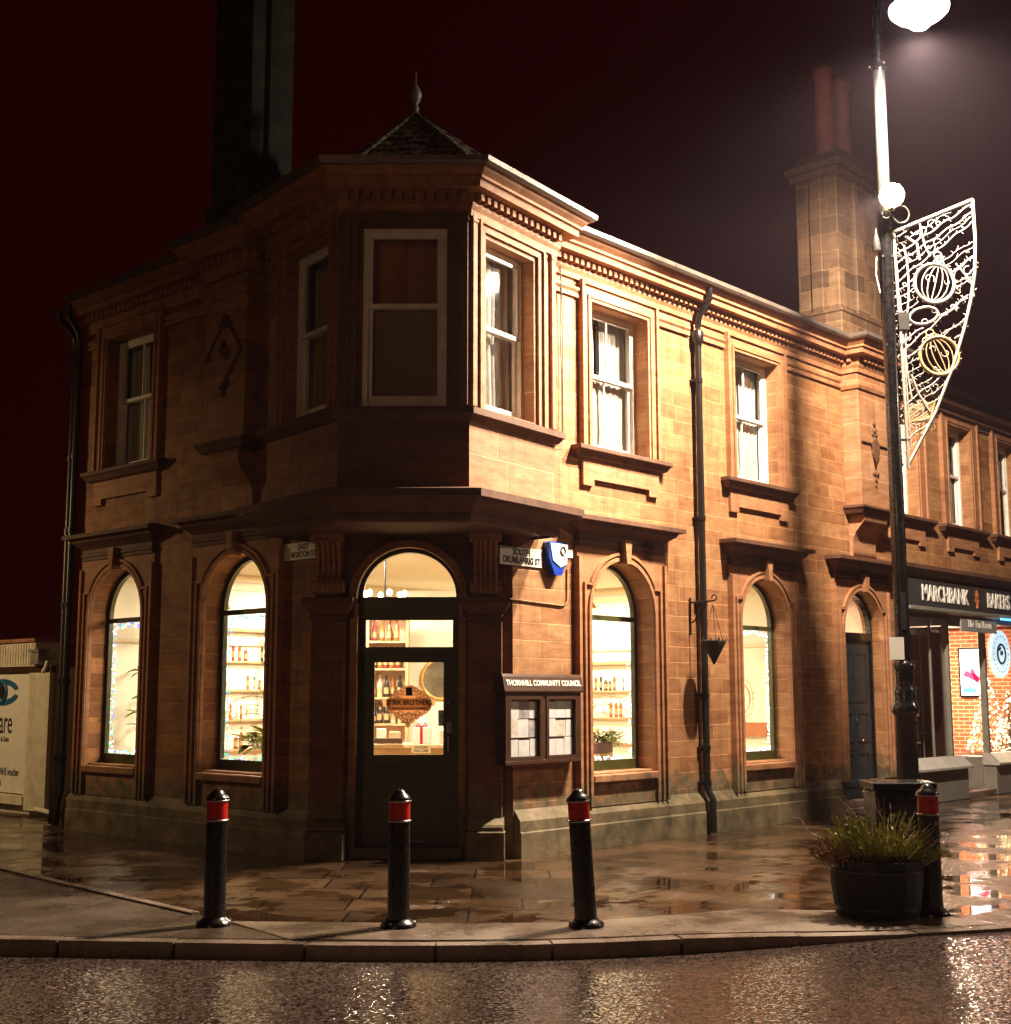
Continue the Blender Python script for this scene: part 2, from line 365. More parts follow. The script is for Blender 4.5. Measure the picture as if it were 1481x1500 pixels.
KERB = [(-2.0, 19.0), (1.2, 14.6), (3.6, 11.0), (4.75, 9.17), (5.2, 8.58), (5.68, 7.95), (6.18, 7.30), (6.60, 6.80), (7.07, 6.32), (7.50, 5.96), (8.02, 5.60), (8.45, 5.24), (8.80, 4.90), (9.12, 4.62), (9.53, 4.34), (9.98, 4.07), (11.2, 3.45), (13.5, 2.5), (18, 1.0), (26, -1.2), (60, -9)]
def inset(path, d):
    out = []
    for i, p in enumerate(path):
        a = Vector(path[max(0, i-1)]); b = Vector(path[min(len(path)-1, i+1)]); t = (b-a).normalized(); n = Vector((-t.y, t.x)); q = Vector(p)+n*d; out.append((q.x, q.y))
    return out
def rz(x, y):                   # the carriageway rises to meet the lowered kerb on the right
    t = max(0, min(1, (x-y-2.0)/3.2)); t = t*t*(3-2*t); return -.105+.085*t
gm = MB(); N = 90
xs = [-60+i*160/N for i in range(N+1)]
def dense(a, b, step, lo, hi):
    v = lo; o = []
    while v < hi:
        o.append(v); v += step if a <= v < b else 4
    return o+[hi]
xs = dense(-2, 14, .4, -60, 100); ys = dense(-4, 12, .4, -60, 100)
gm.add([(x, y, rz(x, y)) for y in ys for x in xs], [(j*len(xs)+i, j*len(xs)+i+1, (j+1)*len(xs)+i+1, (j+1)*len(xs)+i) for j in range(len(ys)-1) for i in range(len(xs)-1)], True)
tag(gm.put('road', M['road']), kind='structure')
pin = inset(KERB, .14)
pv = MB(); pv.slab(pin+[(100, -9), (100, 60), (-2, 60)], [], -.16, 0); tag(pv.put('pavement', M['flags']), kind='structure')
def pathpts(path, step):
    L = [0]; P = [Vector(p) for p in path]
    for i in range(1, len(P)): L.append(L[-1]+(P[i]-P[i-1]).length)
    def at(s):
        for i in range(1, len(P)):
            if s <= L[i]: return P[i-1].lerp(P[i], (s-L[i-1])/(L[i]-L[i-1]))
        return P[-1]
    return L[-1], at
L_, at_ = pathpts(KERB, 1); kb = MB(); s = 0
while s < L_-.3:
    e = min(L_, s+random.uniform(.8, 1.0)); n = 4
    pts = [at_(s+.006+(e-s-.012)*i/n) for i in range(n+1)]; dz = random.uniform(-.004, .006)-.002; ins = inset([tuple(p) for p in pts], .145)
    poly = [tuple(p) for p in pts]+ins[::-1]
    kb.prism(poly, -.2, dz+.002); s = e
tag(kb.put('kerb', M['kerb'], bevel=.012), kind='structure')
ap = MB(); ap.prism([(-1.6, 18.9), (1.35, 14.6), (3.75, 11.1), (4.88, 9.27), (5.3, 8.68), (5.8, 8.05), (6.1, 7.68), (6.28, 9.06), (6.46, 11.4), (6.6, 12.8), (6.9, 19)], .001, .004)
tag(ap.put('crossing_surface', M['tar']), kind='structure')
ap = MB(); ap.prism([(6.12, 7.66), (6.3, 7.44), (6.72, 6.94), (7.18, 6.46), (7.6, 6.1), (8.12, 5.74), (8.56, 5.37), (8.9, 5.04), (9.2, 4.76), (9.6, 4.48), (10.05, 4.22), (10.2, 4.9), (9.4, 6.0), (8.6, 6.35), (8.0, 6.62), (7.4, 7.2), (6.8, 7.95), (6.28, 8.6)], .001, .0045)
tag(ap.put('footway_edge_strip', wet_tar('wet_screed', (.05, .034, .024), (.22, .155, .105))), kind='structure')
st = MB(); st.prism([(6.58, 12.81), (6.44, 11.42), (6.26, 9.06), (6.34, 9.05), (6.52, 11.41), (6.66, 12.80)], .001, .02)
tag(st.put('kerb_line', M['kerb'], bevel=.006), kind='structure')

# ------------------------------------------------------------------ corner building frames
XL, YR = 9.2, 9.62
FRr = Fr((0, YR, 0), (1, 0, 0))            # local x = world x
FLr = Fr((XL, 16.1, 0), (0, -1, 0))        # local x = 16.1 - y
Dch = 14.35
FCr = Fr(FV*Dch, RV)                       # local x = s
B1, B2, B3, B4 = Vector((8.74, 11.5)), Vector((8.50, 10.04)), Vector((9.39, 9.07)), Vector((10.95, 9.27))
def fr2(a, b): return Fr((a.x, a.y, 0), (b.x-a.x, b.y-a.y, 0))
FB1, FB2, FB3 = fr2(B1, B2), fr2(B2, B3), fr2(B3, B4)
bld = thing('corner_building', (12, 12, 0), 'two storey red sandstone corner building with projecting corner bay and arched shop windows', 'building')

def arch(c, hw, z0, zs, n=18, r=None):
    r = r or hw
    return [(c-hw, z0), (c+hw, z0)]+[(c+r*math.cos(PI*i/n), zs+r*math.sin(PI*i/n)) for i in range(0, n+1)]
def rect(a, b, c, d): return [(a, c), (b, c), (b, d), (a, d)]
HW = .61
GR = [12.53, 15.70]; GL = [16.1-15.1, 16.1-12.58]; DOOR3 = 18.47
UR = [12.56, 15.66]; UL = [16.1-15.02]
LZ = .06
# walls
mb = MB(); mb.slab(rect(10.64, 19.62, 0, 6.72), [arch(c, HW, .80, 2.66) for c in GR]+[arch(DOOR3, .60, .16, 2.66)]+[rect(c-.56, c+.56, 4.58, 6.34) for c in UR], -.28, 0)
mb.put('wall', M['ashlar'], FRr.M, bld)
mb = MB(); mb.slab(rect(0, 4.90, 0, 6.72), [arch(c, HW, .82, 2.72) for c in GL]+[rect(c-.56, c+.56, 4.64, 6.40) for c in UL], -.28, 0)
mb.put('wall', M['ashlar2'], FLr.M, bld)
DC, DHW = -1.05, .57
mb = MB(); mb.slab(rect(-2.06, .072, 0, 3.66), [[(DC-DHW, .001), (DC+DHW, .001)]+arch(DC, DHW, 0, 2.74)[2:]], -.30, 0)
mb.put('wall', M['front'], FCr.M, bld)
mb = MB(); mb.box((-.35, 0, -.3), (0, 6.6, -6)); mb.put('wall', M['chim'], FLr.M, bld)   # set-back gable end
# dark upper rooms and floor structure
mb = MB(); mb.prism([(9.5, 16.0), (9.5, 11.4), (10.7, 9.95), (19.5, 9.95), (19.5, 16.0)], 3.62, 3.92); mb.put('upper_floor', M['void'], None, bld)
mb = MB()
mb.box((9.52, 10.3, 6.5), (19.5, 16.0, 6.62)); mb.box((11.6, 10.6, 3.95), (19.4, 10.66, 6.5)); mb.box((10.15, 11.6, 3.95), (10.21, 16, 6.5))
mb.box((10.3, 11.2, 3.95), (11.6, 11.26, 6.5)); mb.put('upper_room_partitions', M['void'], None, bld)

# plinths
PP = [(0, -.02), (.10, -.02), (.10, .26), (.085, .275), (.085, .385), (.06, .42), (.0, .50)]
fsweep([(10.66, 0), (DOOR3-.85, 0)], PP).put('plinth', M['plinth'], FRr.M, bld)
fsweep([(DOOR3+.85, 0), (19.55, 0)], PP).put('plinth', M['plinth'], FRr.M, bld)
fsweep([(0, 0), (4.92, 0)], PP).put('plinth', M['plinth'], FLr.M, bld)

# corner piers with plinth blocks, capitals and scroll consoles
for s0, s1 in ((-2.10, -1.70), (-.41, -.02)):
    pr = MB()
    pr.box((s0+.015, .42, -.02), (s1-.015, 2.50, .11))
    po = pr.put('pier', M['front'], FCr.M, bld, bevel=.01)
    q = MB(); q.box((s0-.005, 0, -.01), (s1+.012, .30, .235)); q.box((s0+.005, .30, -.01), (s1+.002, .355, .215))
    q.prism([(s0+.005, s0+.005), (s1+.002, s1+.002)] and [(.215, .355), (.11, .43), (-.01, .43), (-.01, .355)], s0+.005, s1+.002, lambda x, y, h: (h, y, x))
    q.put('pier_base', M['trim'], FCr.M, po, bevel=.012)
    q = MB(); q.sweep([(s0+.03, 0), (s0+.03, -.1), (s1-.03, -.1), (s1-.03, 0)], [(0, 2.50), (.03, 2.50), (.03, 2.54), (.015, 2.56), (.05, 2.60), (.10, 2.68), (.10, 2.74), (0, 2.75)])
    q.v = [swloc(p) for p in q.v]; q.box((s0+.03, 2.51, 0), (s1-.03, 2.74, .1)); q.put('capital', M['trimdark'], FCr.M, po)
    q = MB(); a, b_ = s0+.06, s1-.06
    prof = [(0, 2.75), (.10, 2.75), (.17, 2.79), (.20, 2.86), (.17, 2.93), (.12, 2.98), (.11, 3.08), (.16, 3.20), (.26, 3.30), (.34, 3.36), (.36, 3.43), (.33, 3.50), (0, 3.50)]
    q.prism(prof, a, b_, lambda x, y, h: (h, y, x), smooth=True)
    for zz, nn, rr in ((2.86, .12, .075), (3.41, .26, .085)):
        for e in (a-.012, b_+.012): q.tube([(e-.02, zz, nn), (e+.02, zz, nn)], rr, 16); q.tube([(e-.03, zz, nn), (e+.03, zz, nn)], rr*.45, 10)
    for k in range(5):          # acanthus leaf ribs
        x = a+(b_-a)*(k+.5)/5
        q.tube([(x, 2.95, .125), (x, 3.06, .13), (x, 3.18, .165), (x, 3.28, .25), (x, 3.35, .34)], [.014, .022, .026, .026, .012], 6)
        q.tube([(x, 2.76, .11), (x, 2.82, .19), (x, 2.90, .20), (x, 2.97, .13)], [.012, .02, .02, .012], 6)
    q.put('scroll_console', M['trim'], FCr.M, po)

# mouldings round an arched opening
def arched_surround(fr, c, dz, parent, mat='trim', hw=HW, keyz=0, zbase=.46):
    zs = 2.66+dz; ohw = .85
    q = MB(); inner = arch(c, hw, zbase, zs, 22)
    outer_top = 3.40+dz
    q.slab(rect(c-ohw, c+ohw, zbase, outer_top), [[(c-hw, zbase+.001), (c+hw, zbase+.001)]+inner[2:]], .001, .05)
    # sunk panel fillets: outer stiles, ears and arch label
    for sx in (-1, 1):
        q.box((c+sx*(ohw-.045), zbase, .05), (c+sx*ohw, outer_top-.12, .085))
        q.box((c+sx*(hw+.005), zbase, .05), (c+sx*(hw+.05), zs, .075))
        q.box((c+sx*(hw+.105), zbase, .05), (c+sx*(hw+.135), zs+.33, .08))
        q.box((c+sx*(hw-.02), zs+.30, .05), (c+sx*(hw+.105), zs+.33, .08))
    def ring(r0, r1, a0, a1, d):
        n = 20; po = [(c+r1*math.cos(a0+(a1-a0)*i/n), zs+r1*math.sin(a0+(a1-a0)*i/n)) for i in range(n+1)]
        pi_ = [(c+r0*math.cos(a0+(a1-a0)*i/n), zs+r0*math.sin(a0+(a1-a0)*i/n)) for i in range(n+1)]
        q.slab(po+pi_[::-1], [], .05, d)
    ring(hw+.005, hw+.05, 0, PI, .075); ring(hw+.075, hw+.11, R(28), R(152), .085)
    q.put('surround', M[mat], fr.M, parent)
    k = MB(); k.prism([(-.035, 3.24+dz), (.035, 3.24+dz), (.065, 3.52+dz), (-.065, 3.52+dz)], 0, .15, lambda x, y, h: (c+x, y, h)); k.put('keystone', M[mat], fr.M, parent, bevel=.006)
    q = fsweep([(c-.80, 0), (c-.80, .05), (c+.80, .05), (c+.80, 0)], [(0, 3.40+dz), (.02, 3.40+dz), (.02, 3.44+dz), (.035, 3.45+dz), (.035, 3.48+dz), (.02, 3.49+dz), (.02, 3.54+dz), (.06, 3.58+dz), (.13, 3.63+dz), (.15, 3.67+dz), (.22, 3.68+dz), (.22, 3.73+dz), (0, 3.78+dz)])
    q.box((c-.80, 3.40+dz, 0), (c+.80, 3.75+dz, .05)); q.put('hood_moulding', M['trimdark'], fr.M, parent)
def arched_window(fr, c, dz, parent, garland):
    zs = 2.66+dz; z0 = .82+dz*.3
    q = MB(); g = HW-.055
    q.slab(arch(c, HW+.01, z0, zs, 20), [rect(c-g, c+g, z0+.13, 2.585+dz), [(c-g, 2.645+dz), (c+g, 2.645+dz)]+arch(c, g, 0, zs+.0, 20)[2:]], -.27, -.21)
    wnd = q.put('arched_window', M['green'], fr.M, parent, bevel=.006)
    q = MB(); q.slab(arch(c, HW-.02, z0+.05, zs, 20), [], -.246, -.240); q.put('glass', M['glass'], fr.M, wnd)
    q = MB(); q.box((c-HW-.005, z0-.10, -.2), (c+HW+.005, z0-.012, .09)); q.box((c-HW, z0-.02, -.24), (c+HW, z0+.012, 0)); q.put('sill', M['trim'], fr.M, wnd, bevel=.012)
    q = MB(); q.box((c-HW+.002, .46, .002), (c+HW-.002, z0-.1, .03)); q.put('apron', M['trim'], fr.M, wnd)
    arched_surround(fr, c, dz, wnd)
    return wnd
for c in GR: arched_window(FRr, c, 0, bld, None)
for c in GL: arched_window(FLr, c, LZ, bld, None)

# sash windows
def sash(fr, c, dz, parent, hw=.56, z0=4.58, z1=6.34, bars=True, split=5.5, curt='net', recess=-.16, surround=True, apron=True, sill=True, curt_top=None, apr_w=.74):
    z0 += dz; z1 += dz; split += dz; f = .055
    q = MB(); q.slab(rect(c-hw, c+hw, z0, z1), [rect(c-hw+f, c+hw-f, z0+.04, z1-f)], recess-.11, recess)
    w = q.put('sash_window', M['white'], fr.M, parent, bevel=.004)
    a, b = c-hw+f, c+hw-f; t = .042
    q = MB(); q.slab(rect(a, b, split, z1-f), [rect(a+t, b-t, split+.045, z1-f-t)], recess-.045, recess-.01)
    if bars: q.box((c-.011, split+.04, recess-.04), (c+.011, z1-f-t, recess-.015))
    q.put('upper_sash', M['white'], fr.M, w, bevel=.003)
    q = MB(); q.slab(rect(a, b, z0+.04, split+.04), [rect(a+t, b-t, z0+.115, split)], recess-.09, recess-.05)
    if bars: q.box((c-.010, z0+.1, recess-.08), (c+.010, split, recess-.06))
    q.put('lower_sash', M['white'], fr.M, w, bevel=.003)
    q = MB(); q.slab(rect(a, b, z0+.04, z1-f), [], recess-.10, recess-.097); q.put('glass', M['glass_dark'], fr.M, w)
    # pleated curtain
    q = MB(); n = 90; ph = random.uniform(0, 9)
    def cur(u0, u1, y0, y1, depth, amp, freq):
        vs = []; rows = 6
        for j in range(rows+1):
            for i in range(n+1):
                u = u0+(u1-u0)*i/n; tt = j/rows
                vs.append((u+.01*math.sin(9*tt+ph), y0+(y1-y0)*tt, depth+amp*(.6+.4*(1-tt))*math.sin(freq*u+ph+1.1*math.sin(3.1*u+ph)+.5*tt)))
        q.add(vs, [(j*(n+1)+i, j*(n+1)+i+1, (j+1)*(n+1)+i+1, (j+1)*(n+1)+i) for j in range(rows) for i in range(n)], True)
    if curt == 'net':
        cur(a-.02, b+.02, z0, split+.02, recess-.135, .014, 62)
        cur(a-.02, c-.07, z0, z1, recess-.16, .016, 60); cur(c+.04, b+.02, z0, z1, recess-.16, .016, 60)
        cm = M['net']
    elif curt == 'full': cur(a-.02, c+.05, z0, z1, recess-.15, .016, 52); cur(c-.05, b+.02, z0, z1, recess-.19, .018, 52); cm = M['net']
    elif curt == 'brown': cur(a-.02, c-.02, z0, z1, recess-.17, .034, 24); cur(c-.04, b+.02, z0, z1, recess-.20, .034, 24); cm = M['brown']
    else: cur(a-.02, a+.30, z0, z1, recess-.20, .02, 55); cur(b-.36, b+.02, z0, z1, recess-.20, .02, 55); cur(a, b, z0, z1, recess-.3, .012, 60); cm = M['olive']
    q.put('curtain', cm, fr.M, w)
    if curt == 'brown':
        q = MB(); q.box((a, z0, recess-.125), (b, split-.01, recess-.12)); q.put('blind', M['olive'], fr.M, w)
    if surround:
        o = .76
        q = MB(); q.slab(rect(c-o, c+o, z0-.03, z1+.24), [[(c-hw, z0-.029), (c+hw, z0-.029), (c+hw, z1+.01), (c-hw, z1+.01)]], .001, .045)
        q.slab(rect(c-o, c+o, z0-.03, z1+.24), [[(c-o+.05, z0-.029), (c+o-.05, z0-.029), (c+o-.05, z1+.19), (c-o+.05, z1+.19)]], .045, .075)
        q.slab(rect(c-hw-.075, c+hw+.075, z0-.03, z1+.085), [[(c-hw-.04, z0-.029), (c+hw+.04, z0-.029), (c+hw+.04, z1+.05), (c-hw-.04, z1+.05)]], .045, .062)
        q.put('architrave', M['trim'], fr.M, w, bevel=.004)
    if sill:
        q = fsweep([(c-.80, 0), (c-.80, .04), (c+.80, .04), (c+.80, 0)], [(0, z0-.15), (.05, z0-.13), (.09, z0-.07), (.11, z0-.06), (.11, z0-.01), (0, z0+.01)])
        q.box((c-.80, z0-.15, 0), (c+.80, z0, .04)); q.box((c-hw, z0-.03, recess), (c+hw, z0+.002, 0)); q.put('sill', M['trimdark'], fr.M, w, bevel=.004)
    if apron:
        w_ = apr_w
        q = MB(); q.slab([(c-w_, z0-.15), (c-w_, z0-.46), (c-w_+.20, z0-.46), (c-w_+.20, z0-.38), (c+w_-.20, z0-.38), (c+w_-.20, z0-.46), (c+w_, z0-.46), (c+w_, z0-.15)][::-1], [], .001, .045)
        q.put('apron', M['trim'], fr.M, w, bevel=.004)
    return w
for c in UR: sash(FRr, c, 0, bld)
for c in UL: sash(FLr, c, LZ, bld)

# projecting bay over the corner door
def blen(a, b): return (b-a).length
l1, l2, l3 = blen(B1, B2), blen(B2, B3), blen(B3, B4)
bay = MB()
bay.slab(rect(0, l1, 3.6, 6.72), [rect(.42, 1.24, 4.60, 6.40)], -.16, -.001)
bay1 = bay.put('bay_wall', M['panel'], FB1.M, bld)
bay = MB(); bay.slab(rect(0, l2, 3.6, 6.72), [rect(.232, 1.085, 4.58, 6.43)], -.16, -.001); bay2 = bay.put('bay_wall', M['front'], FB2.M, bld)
bay = MB(); bay.slab(rect(0, l3, 3.6, 6.72), [rect(.28, 1.17, 4.60, 6.40)], -.16, -.001); bay3 = bay.put('bay_wall', M['panel'], FB3.M, bld)
sash(FB1, .83, 0, bay1, hw=.41, z0=4.60, z1=6.40, bars=False, curt='olive', recess=-.12, surround=False, apron=False, sill=False)
sash(FB2, .659, 0, bay2, hw=.426, z0=4.58, z1=6.43, bars=False, curt='brown', recess=-.02, surround=False, apron=False, sill=False, split=5.60)
sash(FB3, .725, 0, bay3, hw=.445, z0=4.60, z1=6.40, bars=False, curt='full', recess=-.14, surround=False, apron=False, sill=False)
for fr, par, a, b, zt in ((FB1, bay1, .42, 1.24, 6.40), (FB2, bay2, .232, 1.085, 6.43), (FB3, bay3, .28, 1.17, 6.40)):
    q = MB()
    q.slab(rect(a-.16, b+.16, 4.56, zt+.16), [[(a-.05, 4.561), (b+.05, 4.561), (b+.05, zt+.05), (a-.05, zt+.05)]], 0, .03)
    q.slab(rect(a-.16, b+.16, 4.56, zt+.16), [[(a-.125, 4.561), (b+.125, 4.561), (b+.125, zt+.125), (a-.125, zt+.125)]], .03, .055)
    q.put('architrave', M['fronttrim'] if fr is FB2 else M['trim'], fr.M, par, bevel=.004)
for fr, par, L in ((FB1, bay1, l1), (FB2, bay2, l2), (FB3, bay3, l3)):      # corner colonnettes
    for x in ((L-.055,) if fr is FB1 else (.055, L-.055)):
        q = MB(); q.box((x-.04, 4.58, 0), (x+.04, 6.60, .035)); q.box((x-.05, 6.50, 0), (x+.05, 6.54, .045))
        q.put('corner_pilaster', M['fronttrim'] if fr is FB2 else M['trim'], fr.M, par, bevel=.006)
BP = [(9.25, 11.5), tuple(B1), tuple(B2), tuple(B3), tuple(B4), (10.95, 9.66)]
BPr = BP
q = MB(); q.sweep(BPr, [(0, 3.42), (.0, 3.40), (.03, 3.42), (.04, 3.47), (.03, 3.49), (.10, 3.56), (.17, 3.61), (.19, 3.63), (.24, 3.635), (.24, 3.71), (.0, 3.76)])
q.prism([(9.25, 11.5), tuple(B1), tuple(B2), tuple(B3), tuple(B4), (10.95, 9.66), (10.64, 9.75), (9.35, 11.2)], 3.43, 3.60)
q.put('bay_base_moulding', M['trimdark'], None, bld)
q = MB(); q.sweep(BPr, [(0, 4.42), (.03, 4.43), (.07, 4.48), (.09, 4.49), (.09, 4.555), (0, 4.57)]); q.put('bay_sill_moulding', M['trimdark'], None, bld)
q = MB(); q.box((9.3, 9.5, 3.62), (10.9, 11.4, 3.66)); q.put('bay_floor', M['void'], None, bld)

# main cornice, dentils, gutter
BK_L = [(XL, 12.97), (8.92, 12.97), (8.92, 12.18), (XL, 12.18)]
BK_R = [(18.13, YR), (18.13, 9.34), (19.06, 9.34), (19.06, YR)]
CPATH = [(XL, 16.1)]+BK_L+[(XL, 11.5)]+[tuple(B1), tuple(B2), tuple(B3), tuple(B4)]+[(10.95, YR)]+BK_R+[(19.60, YR)]
q = MB(); q.sweep(CPATH, [(0, 6.56), (.03, 6.56), (.035, 6.62), (.06, 6.66), (.06, 6.79), (.21, 6.80), (.22, 6.87), (.25, 6.88), (.25, 6.91), (.29, 6.95), (.31, 6.985), (.31, 7.00), (0, 7.02)])
for i in range(len(CPATH)-1):
    a, b = Vector(CPATH[i]), Vector(CPATH[i+1]); L = (b-a).length; t = (b-a)/L; n = Vector((t.y, -t.x)); k = max(1, int(L/.105))
    for j in range(k):
        p = a+t*(L*(j+.5)/k)+n*.093
        q.obox((p.x, p.y, 6.75), (t.x*.027, t.y*.027, 0), (n.x*.034, n.y*.034, 0), (0, 0, .038))
q.put('cornice', M['trim'], None, bld)
q = MB(); q.sweep(CPATH, [(.285, 7.001), (.31, 6.985), (.35, 6.985), (.375, 7.01), (.38, 7.06), (.365, 7.065), (.355, 7.02), (.32, 7.004)])
q.put('gutter', plain('old_painted_gutter', (.16, .13, .11), .3, .3, bmp=.5), None, bld)
# string course at lintel height between the windows
for fr, segs, dz in ((FRr, [(10.98, UR[0]-.77), (UR[0]+.77, 14.06), (14.24, UR[1]-.77), (UR[1]+.77, 18.12), (19.08, 19.6)], 0), (FLr, [(.02, .28), (1.88, 3.12), (3.93, 4.6)], 0)):
    for a, b in segs:
        q = fsweep([(a, 0), (b, 0)], [(0, 6.34), (.035, 6.34), (.035, 6.38), (.02, 6.40), (.045, 6.43), (.045, 6.46), (0, 6.48)]); q.put('string_course', M['trim'], fr.M, bld)

# corbelled pilaster blocks under the chimneys
for fr, a, b, d, z0 in ((FRr, 18.13, 19.06, .28, 4.52), (FLr, 16.1-12.97, 16.1-12.18, .28, 4.62)):
    c = (a+b)/2
    q = MB(); q.box((a, z0, 0), (b, 6.56, d)); blk = q.put('pilaster_block', M['panel'], fr.M, bld, bevel=.01)
    q = fsweep([(a, 0), (a, d), (b, d), (b, 0)], [(0, z0-.12), (.02, z0-.11), (.06, z0-.04), (.075, z0-.03), (.075, z0), (0, z0+.02)]); q.box((a, z0-.1, 0), (b, z0+.01, d)); q.put('ledge', M['trimdark'], fr.M, blk)
    q = fsweep([(a, 0), (a, d), (b, d), (b, 0)], [(0, 6.30), (.03, 6.31), (.05, 6.36), (.05, 6.42), (0, 6.46)]); q.put('necking', M['trim'], fr.M, blk)
    zb = 3.76
    prof = [(0, zb), (.06, zb), (.05, zb+.12), (.06, zb+.26), (.11, zb+.38), (.19, zb+.47), (.25, zb+.54), (.27, zb+.62), (.27, z0-.115), (0, z0-.115)]
    q = MB(); q.prism(prof, a+.10, b-.10, lambda x, y, h: (h, y, x), smooth=True); q.put('corbel', M['panel'], fr.M, blk)
    q = MB()
    def line(pts, r=.018): q.tube([(x+c, z, d+.012) for x, z in pts], r, 6)
    if fr is FRr:
        line([(-.42, 5.50), (-.12, 5.50), (0, 5.14), (.12, 5.50), (.42, 5.50)])
        for x, z, s_ in ((0, 5.72, .05), (-.05, 5.66, .035), (.05, 5.66, .035), (0, 5.82, .04), (0, 5.56, .045), (0, 4.95, .035), (-.05, 5.05, .04), (.05, 5.05, .04), (0, 4.86, .025), (-.03, 5.30, .03), (.03, 5.30, .03)): q.ball((c+x, z, d), s_, 8)
        q.prism([(-.10, 5.35), (0, 5.2), (.10, 5.35), (.10, 5.52), (0, 5.60), (-.10, 5.52)], d, d+.04, lambda x, y, h: (c+x, y, h))
    else:
        line([(-.10, 5.98), (.02, 6.08), (.33, 5.66), (.02, 5.30), (-.02, 5.20)], .026); line([(0, 6.05), (-.33, 5.66), (-.28, 5.60)], .016)
        for x, z, s_ in ((0, 6.06, .06), (-.07, 6.0, .045), (.07, 6.0, .045), (0, 5.98, .05), (.02, 5.26, .05), (-.05, 5.24, .035), (.07, 5.28, .04), (0, 5.16, .04), (0, 5.68, .075), (-.03, 5.78, .04), (.04, 5.60, .045), (-.33, 5.62, .035)): q.ball((c+x, z, d), s_, 8)
    q.put('carved_ornament', M['trimdark'], fr.M, blk)
# chimneys
def chimney(x0, x1, y0, y1, zb, zs, zt, mat, pots, ztop):
    q = MB(); q.box((x0-.04, y0-.04, zb), (x1+.04, y1+.04, zb+.42)); q.box((x0, y0, zb+.42), (x1, y1, zt)); w, l = x1-x0, y1-y0
    q.box((x0-.06, y0-.06, zb+.40), (x1+.06, y1+.06, zb+.46))
    q.box((x0+w*.36, y0-.05, zb+.45), (x0+w*.64, y1+.05, zt-.14)); q.box((x0-.05, y0+l*.36, zb+.45), (x1+.05, y0+l*.64, zt-.15))
    q.box((x0-.07, y0-.07, zt-.16), (x1+.07, y1+.07, zt-.04)); q.box((x0-.12, y0-.12, zt-.04), (x1+.12, y1+.12, zt+.08))
    ch = q.put('chimney', mat, None, bld, bevel=.012)
    q2 = MB(); q2.prism([(x0-.02, zt+.08), (x1+.02, zt+.08), (x1-.15, zt+.30), (x0+.15, zt+.30)], y0-.02, y1+.02, lambda x, y, h: (x, h, y)); q2.put('chimney_cope', M['chim'], None, ch)
    for px_, py_ in pots:
        p = MB(); p.lathe([(.17, 0), (.16, .08), (.145, .12), (.135, ztop-.2), (.16, ztop-.15), (.17, ztop), (.12, ztop), (.12, ztop-.1)], (px_, py_, zt+.26), 16)
        p.put('chimney_pot', plain('red_clay_pot', (.34, .10, .06), .7), None, ch)
chimney(17.72, 19.06, 9.36, 10.06, 7.02, 0, 9.75, M['chim'], [(18.06, 9.70), (18.62, 9.70)], 1.5)
chimney(8.92, 9.55, 12.2, 12.95, 7.02, 0, 10.6, plain('unlit_black_green_stone', (.04, .036, .016), .8, var=.7, nscale=4, bmp=.6), [(9.22, 12.4), (9.22, 12.75)], .5)  # left chimney: its lack of lamplight put into a near-black green colour
# roofs
q = MB(); o_ = [(9.3, 16.0), (9.3, 9.75), (19.6, 9.75), (19.6, 16.0)]
q.add([(9.25, 16.1, 6.99), (9.25, 11.0, 6.99), (10.6, 9.68, 6.99), (19.6, 9.68, 6.99), (19.6, 16.1, 6.99), (12.4, 16.1, 8.0), (12.4, 12.8, 8.0), (19.6, 12.8, 8.0)],
      [(0, 1, 6, 5), (1, 2, 6), (2, 3, 7, 6), (3, 4, 7), (4, 0, 5), (4, 5, 6, 7), (0, 4, 3, 2, 1)]); q.put('roof', M['slate'], None, bld)
mt, nt, b_ = newmat('mossy_slate'); v_ = nd(nt, 'ShaderNodeTexCoord').outputs['Object']
nm = noise(nt, 14, 4, .6, v_); nt.links.new(mix(nt, ramp(nt, nm, .50, .60), (.035, .03, .026), (.36, .30, .14)), b_.inputs['Base Color']); b_.inputs['Roughness'].default_value = .7
bump(nt, nm, .8, .03, b_); M['moss'] = mt
ax, ay, az = 10.19, 10.73, 8.44
base = [(8.75, 11.6), (8.46, 10.05), (9.31, 8.86), (10.95, 9.06), (12.2, 10.6), (10.3, 12.6)]
q = MB(); n = len(base); rows = 11          # courses of slates stepping up to the apex
for i in range(n):
    a, b = Vector((*base[i], 6.98)), Vector((*base[(i+1) % n], 6.98)); ap_ = Vector((ax, ay, az)); nn = (b-a).cross(ap_-a).normalized()
    if nn.z < 0: nn = -nn
    for r_ in range(rows):
        t0, t1 = r_/rows, min(1, (r_+1.12)/rows)
        p0, p1, p2, p3 = a.lerp(ap_, t0), b.lerp(ap_, t0), b.lerp(ap_, t1), a.lerp(ap_, t1)
        cols = max(1, int((p1-p0).length/.16))
        for k in range(cols):
            u0, u1 = k/cols, (k+1)/cols-.012; h0 = random.uniform(.010, .028); off = nn*h0
            vs = [p0.lerp(p1, u0)+off, p0.lerp(p1, u1)+off, p3.lerp(p2, u1)+nn*.002, p3.lerp(p2, u0)+nn*.002, p0.lerp(p1, u0), p0.lerp(p1, u1)]
            q.add(vs, [(0, 1, 2, 3), (4, 5, 1, 0)])
    q.add([a, b, ap_], [(0, 1, 2)])
br_ = q.put('bay_roof', M['moss'], None, bld)
q = MB()
for i in range(n):
    a = Vector((*base[i], 7.0)); q.tube([a, Vector((ax, ay, az+.01))], [.035, .02], 6)
q.put('hip_ridge', M['moss'], None, br_)
